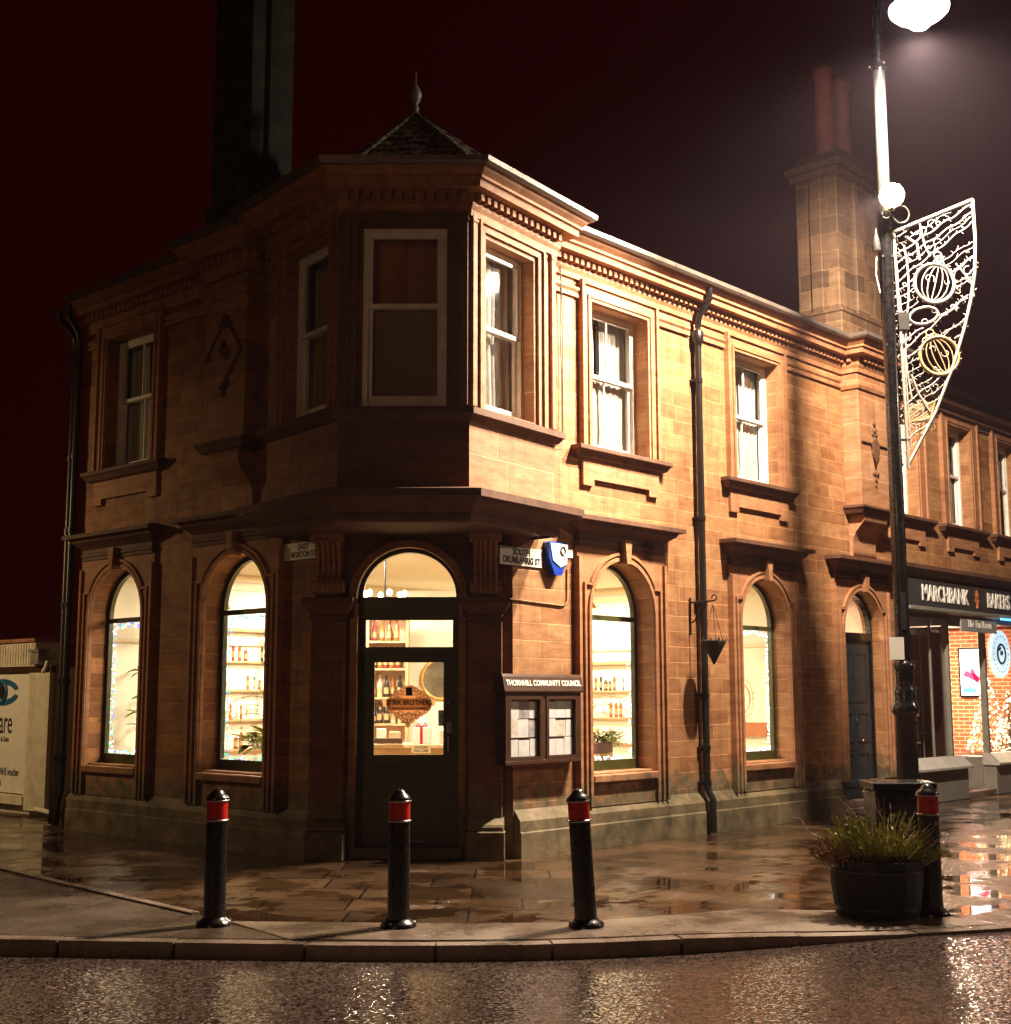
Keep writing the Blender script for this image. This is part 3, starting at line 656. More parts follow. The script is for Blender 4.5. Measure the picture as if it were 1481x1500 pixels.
q = MB(); q.lathe([(.055, -.06), (.05, 0), (.03, .03), (.045, .06), (.03, .09), (.025, .12), (.055, .16), (.075, .22), (.06, .29), (.03, .34), (.012, .37), (.009, .50), (.002, .53)], (ax, ay, az), 16); q.put('finial', M['lead'], None, br_)

# ------------------------------------------------------------------ corner shop door
q = MB(); q.slab([(DC-DHW, .10), (DC+DHW, .10)]+arch(DC, DHW, 0, 2.74, 22)[2:], [rect(DC-.50, DC+.50, .12, 2.16), rect(DC-.475, DC+.475, 2.225, 2.52), [(DC-.51, 2.77), (DC+.51, 2.77)]+[(DC+.51*math.cos(PI*i/22), 2.77+.49*math.sin(PI*i/22)) for i in range(23)]], -.27, -.17)
q.box((DC-DHW, 2.56, -.17), (DC+DHW, 2.73, -.12)); q.box((DC-DHW, 2.545, -.17), (DC+DHW, 2.565, -.10))
df = q.put('door_frame', M['green'], FCr.M, bld, bevel=.006)
q = MB(); q.slab(rect(DC-.503, DC+.503, .117, 2.163), [rect(DC-.375, DC+.375, 1.07, 2.06)], -.245, -.205)
q.box((DC-.375, .30, -.205), (DC-.02, .95, -.197)); q.box((DC+.02, .30, -.205), (DC+.375, .95, -.197)); q.box((DC-.49, .13, -.205), (DC+.49, .24, -.19))
dr = q.put('door', M['green'], FCr.M, bld, bevel=.005)
q = MB(); q.slab(rect(DC-.40, DC+.40, 1.05, 2.08), [], -.228, -.224); q.put('glass', M['glass'], FCr.M, dr)
q = MB(); q.slab([(DC-.53, 2.2), (DC+.53, 2.2)]+arch(DC, .53, 0, 2.76)[2:], [], -.228, -.224); q.put('glass', M['glass'], FCr.M, df)
q = MB(); q.tube([(DC+.435, 1.26, -.2), (DC+.435, 1.27, -.15), (DC+.435, 1.10, -.15), (DC+.435, 1.09, -.2)], .010, 8); q.box((DC+.41, 1.30, -.205), (DC+.46, 1.42, -.198)); q.ball((DC+.435, 1.62, -.19), .016, 8); q.put('handle', M['chrome'], FCr.M, dr)
q = MB(); q.box((DC-.19, .27-.115, -.19), (DC+.19, .165, -.186)); q.put('letter_plate_or_glint', M['chrome'], FCr.M, dr)  # thin chrome strip stands in for the bright gap under the door
q = MB(); nA = 24
po = [(DC+(DHW+.075)*math.cos(PI*i/nA), 2.74+(DHW+.06)*math.sin(PI*i/nA)) for i in range(nA+1)]; pi_ = [(DC+(DHW+.015)*math.cos(PI*i/nA), 2.74+(DHW+.01)*math.sin(PI*i/nA)) for i in range(nA+1)]
q.slab(po+pi_[::-1], [], .001, .05); po = [(DC+(DHW+.03)*math.cos(PI*i/nA), 2.74+(DHW+.025)*math.sin(PI*i/nA)) for i in range(nA+1)]; pi_ = [(DC+(DHW-.012)*math.cos(PI*i/nA), 2.74+(DHW-.012)*math.sin(PI*i/nA)) for i in range(nA+1)]
q.slab(po+pi_[::-1], [], -.10, .03); q.box((DC-.06, 3.335, 0), (DC+.06, 3.365, .07))
q.put('door_arch_moulding', M['trim'], FCr.M, bld)
q = MB()
for sx in (-1, 1): q.box((DC+sx*(DHW+.012), .12, 0), (DC+sx*(DHW+.05), 2.53, .025)); q.box((DC+sx*(DHW-.022), .12, -.10), (DC+sx*(DHW+.01), 2.70, .02))
q.put('door_jamb', M['trim'], FCr.M, bld)
q = MB(); q.box((DC-DHW-.03, 0.001, -.3), (DC+DHW+.03, .116, .06)); q.box((DC-DHW, .10, -.29), (DC+DHW, .15, -.25)); q.put('doorstep', M['front'], FCr.M, bld, bevel=.012)
# decal on the door glass
def translucent(name, col, k=.5):
    mt = bpy.data.materials.new(name); mt.use_nodes = True; nt = mt.node_tree; nt.nodes.clear()
    o = nd(nt, 'ShaderNodeOutputMaterial'); d = nd(nt, 'ShaderNodeBsdfDiffuse'); t = nd(nt, 'ShaderNodeBsdfTranslucent'); mx = nd(nt, 'ShaderNodeMixShader'); mx.inputs[0].default_value = k
    d.inputs[0].default_value = (*col, 1); t.inputs[0].default_value = (*col, 1); nt.links.new(d.outputs[0], mx.inputs[1]); nt.links.new(t.outputs[0], mx.inputs[2]); nt.links.new(mx.outputs[0], o.inputs[0]); return mt
M['decalbg'] = translucent('tan_decal', (.85, .58, .38), .8); M['decalink'] = plain('dark_decal_ink', (.035, .015, .012), .6)
q = MB(); pts = []
def lob(x, y, r, k=0): q.tube([(DC+x+r*math.cos(a), y+r*math.sin(a), -.218) for a in [2*PI*i/14 for i in range(15)]], .0032, 4, mi=1); q.tube([(DC+x+r*.5*math.cos(a), y+r*.5*math.sin(a), -.218) for a in [2*PI*i/10 for i in range(9)]], .0024, 4, mi=1)
outl = [(-.01, 1.36), (.04, 1.42), (.12, 1.47), (.17, 1.50), (.235, 1.55), (.25, 1.60), (.24, 1.66), (.20, 1.70), (.16, 1.745), (.11, 1.76), (.07, 1.80), (0, 1.815)]
poly = [(DC+x, z) for x, z in outl]+[(DC-x, z) for x, z in outl[::-1][1:-1]]+[(DC-.02, 1.37)]
q.slab(poly, [], -.2235, -.2215)
for i in range(26):
    t = i/25; L_o = poly+[poly[0]]; k = t*(len(poly)-1); p = Vector(L_o[int(k)]).lerp(Vector(L_o[int(k)+1]), k-int(k)); c_ = Vector((DC, 1.6)); p2 = c_.lerp(p, .90); lob(p2.x-DC, p2.y, .021)
for x, z in ((-.10, 1.70), (.10, 1.70), (-.05, 1.73), (.05, 1.73), (-.13, 1.67), (.13, 1.67), (0, 1.44), (-.05, 1.48), (.05, 1.48), (0, 1.50), (-.09, 1.515), (.09, 1.515)): lob(x, z, .024)
dc = q.put('door_decal', [M['decalbg'], M['decalink']], FCr.M, dr)
q = MB(); q.slab([(DC-.28, 1.585), (DC+.28, 1.585), (DC+.29, 1.66), (DC+.12, 1.674), (DC-.12, 1.674), (DC-.29, 1.66)], [], -.213, -.2125); q.slab([(DC-.225, 1.545), (DC+.225, 1.545), (DC+.235, 1.582), (DC-.235, 1.582)], [], -.213, -.2125); q.put('ribbon', translucent('light_tan_ribbon', (.95, .75, .52), .85), FCr.M, dc)
q = textmb('STIRK BROTHERS', .074, .001, .0025, .88, .98); q.put('lettering', M['decalink'], FCr.sub(DC, 1.625, -.2115), dc)
q = textmb('PURVEYORS OF FINE WHISKIES', .033, .001, .0012, .80); q.put('lettering', M['decalink'], FCr.sub(DC, 1.563, -.2115), dc)
q = textmb('THORNHILL', .03, .002, .0005, .8); q.put('lettering', M['decalink'], FCr.sub(DC, 1.505, -.2115), dc)
q = MB(); q.box((DC-.035, 1.70, -.2215), (DC+.035, 1.79, -.2185)); q.put('stag_emblem', M['decalink'], FCr.M, dc)
q = MB(); q.slab(rect(DC+.03, DC+.24, 1.085, 1.165), [], -.2235, -.222); st_ = q.put('welcome_sticker', translucent('cream_sticker', (.9, .8, .6), .7), FCr.M, dr)
textmb('DOGGIES\nWELCOME', .036, .001, .0008, .9).put('lettering', M['ink'], FCr.sub(DC+.135, 1.128, -.2215), st_)

# ------------------------------------------------------------------ side door (third arch) in the right wall
c = DOOR3
q = MB(); q.slab([(c-.60, .18), (c+.60, .18)]+arch(c, .60, 0, 2.66, 20)[2:], [rect(c-.55, c+.55, .2, 2.52), [(c-.55, 2.64), (c+.55, 2.64)]+[(c+.55*math.cos(PI*i/20), 2.66+.55*math.sin(PI*i/20)) for i in range(21)]], -.20, -.12)
d3f = q.put('side_door_frame', M['black'], FRr.M, bld, bevel=.006)
arched_surround(FRr, c, 0, d3f, hw=.60)
q = MB(); q.slab(arch(c, .56, 2.6, 2.66, 20), [], -.165, -.16); q.put('glass', M['glass'], FRr.M, d3f)
q = MB(); q.box((c-.545, .19, -.185), (c+.545, 2.52, -.150))
for x0, x1 in ((-.43, -.06), (.06, .43)):
    for z0, z1 in ((.35, .85), (1.0, 1.45), (1.6, 2.35)):
        q.slab(rect(c+x0, c+x1, z0, z1), [rect(c+x0+.03, c+x1-.03, z0+.03, z1-.03)], -.15, -.137)
mdoor = plain('blackish_blue_door_paint', (.022, .028, .034), .3)
d3 = q.put('side_door', mdoor, FRr.M, bld, bevel=.004)
q = MB(); q.box((c-.46, .93, -.15), (c-.18, .985, -.14)); q.box((c-.48, 1.72, -.15), (c-.22, 1.74, -.14)); q.put('letter_plate_or_glint', M['chrome'], FRr.M, d3)
for x, z, r_ in ((.18, 1.02, .025), (0, 1.33, .018), (-.42, 1.45, .018)): MB().ball((c+x, z, -.12), r_, 8).put('door_knob', M['chrome'], FRr.M, d3)
q = MB(); q.box((c-.66, 0.001, -.2), (c+.66, .09, .34)); q.box((c-.62, .09, -.2), (c+.62, .18, .10)); q.put('doorstep', M['kerb'], FRr.M, bld, bevel=.012)

# ------------------------------------------------------------------ downpipes and cables (fixed to the building)
q = MB(); q.tube([(14.15, 6.95, .30), (14.15, 6.80, .28), (14.15, 6.60, .12), (14.15, 6.45, .09)], .042, 10); q.lathe([(.045, -.12), (.075, -.05), (.078, .06), (.05, .10)], (14.15, 6.33, .09), 12, fn=lambda p: (p[0], 6.33+(p[2]-.09), .09+(p[1]-6.33)))
q.tube([(14.15, 6.4, .09), (14.15, .62, .09), (14.15, .50, .12), (14.15, .42, .17), (14.15, .02, .17)], .045, 10)
for z in (5.75, 3.95, 2.85, 1.7, 1.05, .62): q.tube([(14.15, z-.03, .09), (14.15, z+.03, .09)], .056, 10); q.box((14.07, z-.012, 0), (14.23, z+.012, .06))
q.put('downpipe', M['iron'], FRr.M, bld, label='black cast iron rain pipe between the two ground floor arched windows')
for x, o in ((-.06, .10), (-.30, .02)):
    q = MB(); q.tube([(x, 6.95, .30), (x, 6.8, .28), (x, 6.6, o+.02), (x, 6.4, o)], .045, 10); q.tube([(x, 6.4, o), (x, .5, o), (x+.02, .35, o+.05), (x, .05, o+.06)], .047, 10)
    for z in (5.9, 4.9, 3.9, 2.9, 1.9, .9): q.tube([(x, z-.035, o), (x, z+.035, o)], .06, 10)
    q.put('downpipe', M['iron'], FLr.M, bld)
q = MB(); q.tube([(11.42, 6.76, .05), (11.44, 6.3, .04), (11.41, 5.9, .05), (11.44, 5.26, .04), (11.43, 4.7, .05), (11.33, 4.50, .10), (11.22, 4.48, .12), (11.18, 4.52, .1)], .006, 5)
q.tube([(11.42, 6.76, .05), (11.46, 6.2, .04), (11.47, 5.26, .03), (11.46, 4.72, .04), (11.36, 4.46, .10), (11.2, 4.44, .12)], .006, 5)
q.tube([(11.30, 7.0, .3), (11.36, 6.9, .26), (11.40, 6.76, .06)], .006, 5)
q.put('hanging_cable', M['ink'], FRr.M, bld)
q = MB(); q.tube([(10.44, 2.735, .012), (11.45, 2.70, .012), (11.52, 2.72, .012), (11.545, 2.78, .012), (11.55, 3.12, .012)], .009, 6); q.put('conduit', M['trim'], FRr.M, bld)

# ------------------------------------------------------------------ shop interior (ground floor)
shop = thing('shop_interior', (12.5, 12.5, .1), 'bright cream interior of the corner shop seen through its arched windows', 'interior')
ROOM = [(9.52, 15.95), (9.52, 11.36), (10.76, 9.95), (17.35, 9.95), (17.35, 15.95)]
q = MB(); q.prism(ROOM, .05, .15); q.put('floorboards', M['wood'], None, shop)
q = MB(); q.prism(ROOM, 3.45, 3.50); q.put('ceiling', M['plaster'], None, shop)
q = MB(); q.box((9.52, 15.90, .15), (17.35, 15.95, 3.45)); q.box((17.30, 9.95, .15), (17.36, 15.90, 3.45)); q.put('inner_wall', M['plaster'], None, shop)
q = MB()
for z0_, z1_ in ((3.22, 3.30), (3.34, 3.45), (.15, .30), (2.42, 2.47)):
    q.box((9.52, 15.865, z0_), (17.26, 15.90, z1_)); q.box((17.265, 9.95, z0_), (17.30, 15.86, z1_))
for x in (10.6, 14.2, 15.6): q.box((x, 15.86, .15), (x+.10, 15.90, 3.22))
q.put('picture_rail', plain('cream_woodwork', (.74, .60, .38), .5, var=.04), None, shop)
def lining(fr, outer, holes):
    q = MB(); q.slab(outer, holes, -.305, -.285); q.put('wall_lining', M['plaster'], fr.M, shop)
lining(FRr, rect(10.75, 17.3, .15, 3.45), [arch(c, HW, .80, 2.66) for c in GR])
lining(FLr, rect(.15, 4.8, .15, 3.45), [arch(c, HW, .82, 2.72) for c in GL])

BOT = []
def bottle_mesh(kind):
    q = MB()
    if kind == 0: q.lathe([(.036, 0), (.038, .01), (.038, .18), (.030, .21), (.014, .24), (.013, .30), (.015, .30), (.015, .32)], n=10)
    elif kind == 1: q.lathe([(.045, 0), (.047, .01), (.047, .12), (.035, .16), (.015, .18), (.014, .24), (.016, .26)], n=10)
    else: q.lathe([(.033, 0), (.034, .02), (.034, .20), (.016, .24), (.015, .31)], n=10)
    return q
BM = [plain('amber_whisky_bottle', (.30, .09, .015), .15), plain('dark_bottle_glass', (.02, .02, .012), .12), plain('red_wrapped_bottle', (.25, .02, .015), .3), plain('pale_spirit_bottle', (.62, .50, .30), .2)]
PROT = {}
def bottle(kind, mi, loc, label, group):
    if (kind, mi) not in PROT:
        t = thing('bottle', loc, label, 'bottle', group); bottle_mesh(kind).put('bottle_body', BM[mi], W[t], t)
        q = MB(); q.lathe([(.0385, .05), (.0386, .14)] if kind != 1 else [(.0475, .03), (.0476, .11)], n=10); q.put('paper_label', plain('tan_bottle_label', (.42, .28, .13), .6), W[t], t)
        PROT[(kind, mi)] = t; return t
    t = copy_tree(PROT[(kind, mi)], None, Matrix.Translation(loc)); tag(t, label, 'bottle', group); return t
def shelves(name, fr, w, zs, label, rows, blabel, bgroup, seed, arched=False):
    rnd = random.Random(seed)
    t = thing(name, fr.at(w/2, 0, 0), label, 'shelves')
    q = MB(); zt = zs[-1]+.42
    for x in (0, w-.04): q.box((x, .15, -.28), (x+.04, zt, 0))
    q.box((0, zt, -.28), (w, zt+.05, .02)); q.put('side_panel', M['wood'], fr.M, t)
    q = MB(); q.box((.04, .15, -.28), (w-.04, zt, -.265)); q.put('back_panel', plain('pink_beige_backing', (.72, .50, .34), .7), fr.M, t)
    for z in zs:
        q = MB(); q.box((.04, z-.03, -.265), (w-.04, z, 0)); q.put('shelf', M['wood'], fr.M, t)
        x = .11
        while x < w-.12 and z in rows:
            p = fr.at(x, z+.001, -.13+rnd.uniform(-.04, .04)); bottle(rnd.choice((0, 0, 1, 2)), rnd.choice((0, 0, 1, 1, 2, 3)), p, blabel, bgroup); x += rnd.uniform(.085, .115)
    return t
shelves('shelf_unit', Fr((11.35, 15.82, 0), (1, 0, 0)), 1.9, [.95, 1.37, 1.79, 2.2], 'wooden wall shelves of bottles seen through the second arched window from the left', [.95, 1.37, 1.79, 2.2], 'bottle on the wall shelves seen through the second arched window from the left', 'bottles on the back wall shelves', 3)
shelves('shelf_unit', Fr((17.22, 14.3, 0), (0, -1, 0)), 1.7, [.95, 1.35, 1.78], 'wooden shelves of bottles seen through the arched window right of the notice board', [1.35, 1.78], 'bottle on the shelves seen through the arched window right of the notice board', 'bottles on the side wall shelves', 5)
shelves('shelf_unit', Fr(FV*19.6+RV*-2.05, RV), .62, [1.30, 1.68, 2.10, 2.5], 'narrow shelf unit of bottles seen through the glazed shop door', [1.30, 1.68, 2.10, 2.5], 'bottle on the narrow shelf unit seen through the glazed shop door', 'bottles behind the shop door', 9)
# black iron shelf frames in front of the wall shelves
for fr, x0 in ((Fr((11.35, 15.80, 0), (1, 0, 0)), .72),):
    t = thing('ladder_stand', fr.at(1, 0, .2), 'dark ladder shelf stand in front of the bottle shelves seen through the second arched window', 'stand')
    q = MB()
    for x in (.72, 1.22): q.box((x, .15, .10), (x+.045, 2.72, .15))
    q.put('upright', M['darkwood'], fr.M, t); q = MB()
    for z in (1.22, 2.60, 2.35): q.box((.765, z, .105), (1.22, z+.04, .145))
    q.put('rung', M['darkwood'], fr.M, t)

def leafmat(name, c0, c1):
    mt, nt, b = newmat(name); nt.links.new(mix(nt, ramp(nt, noise(nt, 9, 2), .35, .65), c0, c1), b.inputs['Base Color']); b.inputs['Roughness'].default_value = .45; return mt
M['leaf'] = leafmat('green_leaves', (.06, .13, .02), (.16, .24, .04)); M['leafy'] = leafmat('yellow_green_leaves', (.13, .14, .02), (.36, .30, .05))
def potplant(loc, label, h, spread, nleaf, mat, leafs, seed, stem=True, pot=(.10, .18)):
    rnd = random.Random(seed); t = thing('pot_plant', loc, label, 'plant')
    q = MB(); q.lathe([(pot[0]*.75, 0), (pot[0], pot[1]), (pot[0]*.9, pot[1]), (pot[0]*.85, pot[1]-.02)], n=14); q.put('pot', M['signw'], W[t], t)
    q = MB(); f = MB()
    for i in range(nleaf):
        a = rnd.uniform(0, 2*PI); zz = pot[1]+h*(rnd.uniform(.25, 1) if stem else rnd.uniform(.05, .5)); rr = spread*rnd.uniform(.3, 1)
        p = Vector((rr*math.cos(a), rr*math.sin(a), zz)); q.tube([(0, 0, pot[1]-.02), (p.x*.4, p.y*.4, zz*.8), p], [.006, .004, .003], 5)
        d = Vector((math.cos(a+rnd.uniform(-.7, .7)), math.sin(a+rnd.uniform(-.7, .7)), rnd.uniform(-.5, .7))).normalized(); s_ = d.cross(ZV).normalized(); L = leafs*rnd.uniform(.7, 1.3); w = L*.24; up_ = s_.cross(d)
        f.add([p, p+d*L*.35+s_*w+up_*w*.4, p+d*L*.35, p+d*L*.35-s_*w+up_*w*.4, p+d*L*.75+s_*w*.7, p+d*L*.75-s_*w*.7, p+d*L-up_*.1*L], [(0, 1, 2), (0, 2, 3), (1, 4, 2), (2, 4, 6), (2, 5, 3), (2, 6, 5)], True)
    q.put('stem', M['leaf'], W[t], t); f.put('foliage', mat, W[t], t)
def shopbox(name, loc, size, mat, label, cat='box', rz=0, extra=None):
    t = thing(name, loc, label, cat, rz=rz); x, y, z = size
    q = MB(); q.box((-x/2, -y/2, 0), (x/2, y/2, z)); q.put('body', mat, W[t], t, bevel=.006)
    if extra: extra(t, x, y, z)
    return t
def tablething(loc, size, label, rz=0):
    t = thing('display_table', loc, label, 'table', rz=rz); x, y, z = size
    q = MB(); q.box((-x/2, -y/2, z-.05), (x/2, y/2, z)); q.put('table_top', M['signw'], W[t], t, bevel=.006)
    for i in (-1, 1):
        for j in (-1, 1):
            q = MB(); q.box((i*(x/2-.05)-.025, j*(y/2-.05)-.025, 0), (i*(x/2-.05)+.025, j*(y/2-.05)+.025, z-.05)); q.put('leg', M['wood'], W[t], t)
tablething((9.95, 15.45, .15), (.5, .8, .72), 'white table under the plant in the leftmost arched window')
potplant((9.95, 15.45, .87), 'tall leafy plant with a thin stem in the leftmost arched window', 1.05, .22, 34, M['leaf'], .20, 4)
tablething((10.2, 12.95, .15), (.6, 1.3, .72), 'white table inside the second arched window from the left')
potplant((10.1, 13.1, .87), 'low bushy green plant on the table in the second arched window from the left', .42, .30, 90, M['leafy'], .22, 8, False)
tablething((13.2, 10.5, .15), (1.3, .6, .72), 'white table inside the arched window right of the notice board')
potplant((13.32, 10.55, .87), 'dense yellow green bush on the table inside the arched window right of the notice board', .42, .26, 170, M['leafy'], .10, 12, False)
for i, (dx, dz_, col) in enumerate(((-.34, 0, (.5, .28, .12)), (-.34, .13, (.10, .04, .03)))):
    shopbox('gift_carton', (13.42+dx, 10.40, .87+dz_), (.30, .22, .125), plain('carton_card', col, .7), ('brown carton beside the bush inside the window right of the notice board', 'dark carton stacked on the brown one inside the window right of the notice board')[i])
# picture / till on the W2 wall and faint ring motif
shopbox('framed_print', (17.24, 10.78, 1.10), (.05, .5, .20), plain('orange_brown_print', (.36, .13, .04), .6), 'small orange brown framed print low on the wall inside the rightmost shop window', 'print')
q = MB(); c = GR[1]
for r_, w_ in ((.26, .006), (.19, .010), (.165, .004)): q.tube([(c-.18+r_*math.cos(a), 1.66+r_*1.0*math.sin(a), -.236) for a in [2*PI*i/30 for i in range(31)]], w_, 4)
for i in range(24): a = 2*PI*i/24; q.obox((c-.18+.30*math.cos(a), 1.66+.30*math.sin(a), -.236), (.02*math.cos(a), .02*math.sin(a), 0), (-.006*math.sin(a), .006*math.cos(a), 0), (0, 0, .001))
for x, z in ((0, .05), (.03, -.01), (-.03, -.03), (0, -.07)): q.ball((c-.18+x, 1.66+z, -.236), .022, 8)
decw = q.put('round_window_decal', translucent('faint_gold_transfer', (.75, .55, .30), .7), FRr.M, None)
tag(decw, 'faint gold round transfer on the glass of the rightmost shop window', 'decal')
# arched lace transfers on window R1 / L2
def lace(fr, c, z, label):
    q = MB(); rnd = random.Random(int(z*100+c*7))
    for k in range(3):
        q.tube([(c-.42+.84*i/20, z-.10*k+.08*math.sin(PI*i/20), -.236) for i in range(21)], .004, 4)
    for i in range(30):
        x = rnd.uniform(-.38, .38); zz = z-.2+rnd.uniform(0, .24); r_ = rnd.uniform(.015, .035); q.tube([(c+x+r_*math.cos(a)*(1-.05*j), zz+r_*math.sin(a)*(1-.05*j), -.236) for j, a in enumerate([2*PI*q_/10 for q_ in range(12)])], .003, 4)
    for i in range(9):
        x = -.16+.04*i; q.tube([(c+x, z+.02, -.236), (c+x*1.6, z+.32*math.cos(x*5), -.236)], .0025, 4)
    o = q.put('window_transfer', translucent('brown_white_transfer', (.62, .42, .26), .7), fr.M, None); tag(o, label, 'decal')
lace(FRr, GR[0], 1.62, 'lacy scrollwork transfer on the glass of the arched window right of the notice board')
lace(FLr, GL[1], 1.62, 'lacy scrollwork transfer on the glass of the second arched window from the left')
# counter and goods behind the door
FD = Fr(FV*17.6+RV*-1.35, RV)
t = thing('shop_counter', FD.at(0, 0, 0), 'pale wooden counter seen through the lower part of the shop door glass', 'counter')
q = MB(); q.box((-1.0, .15, -.6), (1.0, 1.02, 0)); q.put('front_panel', M['wood'], FD.M, t, bevel=.01); q = MB(); q.box((-1.05, 1.02, -.65), (1.05, 1.07, .04)); q.put('counter_top', plain('pale_wood_top', (.62, .44, .24), .4), FD.M, t, bevel=.006)
for i, (x, w, h, col, lab) in enumerate(((-.52, .16, .26, (.72, .70, .62), 'white gift bag standing at the left end of the counter'), (-.30, .12, .20, (.75, .70, .58), 'short cream carton second from the left on the counter'), (-.12, .14, .16, (.62, .42, .26), 'low tan carton in the middle of the counter'), (.52, .10, .18, (.7, .62, .5), 'small cream carton at the right end of the counter'))):
    p = FD.at(x, 1.07, -.25); shopbox('gift_carton', p, (w, .12, h), plain('card_%d' % i, col, .6), lab, rz=CA-PI/2)
p = FD.at(.24, 1.07, -.2)
def ribbon(t, x, y, z):
    q = MB(); q.box((-.018, -y/2-.004, 0), (.018, y/2+.004, z+.004)); q.box((-x/2-.004, -.018, 0), (x/2+.004, .018, z+.005)); q.tube([(0, 0, z), (.05, -.02, z+.05), (.08, 0, z+.02), (0, 0, z)], .012, 6); q.tube([(0, 0, z), (-.05, -.02, z+.05), (-.08, 0, z+.02), (0, 0, z)], .012, 6); q.put('ribbon', M['red'], W[t], t)
shopbox('gift_box', p, (.24, .22, .22), M['signw'], 'white gift box tied with a red ribbon on the shop counter', 'gift box', CA-PI/2, ribbon)
t = thing('candle', FD.at(.22, 1.30, -.34), 'thick white candle standing behind the gift box', 'candle'); q = MB(); q.lathe([(.045, 0), (.045, .2), (.03, .215)], n=12); q.put('wax', M['signw'], W[t], t); q = MB(); q.lathe([(.06, -.235), (.06, 0), (.05, 0)], n=12); q.put('holder', M['wood'], W[t], t)
t = thing('till_screen', FD.at(.58, 1.25, -.35), 'small black till screen at the right of the shop counter', 'screen', rz=CA-PI/2); q = MB(); q.box((-.13, -.015, .05), (.13, .015, .26)); q.put('screen', M['black'], W[t], t, bevel=.006); q = MB(); q.box((-.02, 0, -.18), (.02, .03, .06)); q.box((-.08, -.05, -.18), (.08, .08, -.165)); q.put('stand', M['iron'], W[t], t)
t = thing('tray', FD.at(-.25, 1.08, .0), 'long wooden tray along the front of the shop counter', 'tray', rz=CA-PI/2); q = MB(); q.box((-.4, -.06, 0), (.25, .06, .07)); q.put('tray_body', M['darkwood'], W[t], t)
FM = Fr(FV*20.4+RV*-1.0, RV)
t = thing('round_mirror', FM.at(.02, 1.95, .03), 'round gold framed mirror on the partition right of the shelves behind the shop door', 'mirror'); q = MB(); q.tube([(.02+.3*math.cos(a), 1.95+.3*math.sin(a), .03) for a in [2*PI*i/32 for i in range(33)]], .025, 6); q.put('frame', plain('gold_frame', (.6, .38, .12), .3, .6), FM.M, t)
q = MB(); q.prism([(.02+.29*math.cos(2*PI*i/32), 1.95+.29*math.sin(2*PI*i/32)) for i in range(32)], .01, .02); q.put('mirror_glass', plain('mirror', (.8, .72, .55), .1, .9), FM.M, t)
q = MB(); q.box((-.55, .15, -.03), (1.2, 3.3, 0)); q.put('partition', M['plaster'], FM.M, shop)
# chandelier
t = thing('chandelier', (11.5, 12.6, 3.45), 'small pale chandelier hanging from the shop ceiling near the door', 'chandelier')
q = MB(); q.tube([(0, 0, 0), (0, 0, -.55)], .012, 6); 
for i in range(6):
    a = PI*i/3; q.tube([(0, 0, -.52), (.12*math.cos(a), .12*math.sin(a), -.64), (.26*math.cos(a), .26*math.sin(a), -.56), (.26*math.cos(a), .26*math.sin(a), -.50)], .01, 6)
q.put('arms', M['iron'], W[t], t)
for i in range(6):
    a = PI*i/3; q = MB(); q.ball((.26*math.cos(a), .26*math.sin(a), -.46), .035, 8, sz=1.3); q.put('bulb', emit('warm_bulb', (1, .78, .45), 12), W[t], t)
for i, (x, y) in enumerate(((10.4, 14.6), (11.2, 13.6), (13.6, 11.0), (15.4, 11.2))):
    t = thing('pendant_lamp', (x, y, 3.45), ('small pendant lamp inside the leftmost arched window', 'small pendant lamp inside the second arched window from the left', 'small pendant lamp inside the window right of the notice board', 'small pendant lamp inside the rightmost shop window')[i], 'pendant lamp')
    q = MB(); q.tube([(0, 0, 0), (0, 0, -.45)], .008, 6); q.put('flex', M['iron'], W[t], t); q = MB(); q.lathe([(.02, -.44), (.05, -.48), (.14, -.60), (.145, -.61), (.13, -.60), (.04, -.49)], n=20); q.put('shade', plain('brass_shade', (.45, .28, .10), .35, .6), W[t], t)
    q = MB(); q.ball((0, 0, -.58), .04, 10); q.put('bulb', emit('warm_bulb', (1, .8, .5), 14), W[t], t)
for k, (x, z, w_, h_) in enumerate(((13.5, 1.55, .42, .55), (14.05, 1.75, .34, .42), (14.9, 1.6, .5, .36))):
    t = thing('picture_frame', (x, 15.88, z), ('tall dark framed picture on the back wall left of the others', 'small framed picture between the two larger ones on the back wall', 'wide framed picture on the back wall at the right')[k], 'picture')
    q = MB(); q.box((-w_/2, -.03, -h_/2), (w_/2, 0, h_/2)); q.put('frame', M['darkwood'], W[t], t, bevel=.006); q = MB(); q.box((-w_/2+.04, -.034, -h_/2+.04), (w_/2-.04, -.031, h_/2-.04)); q.put('print', plain('sepia_print', (.45, .30, .16), .6, var=.5, nscale=12), W[t], t)
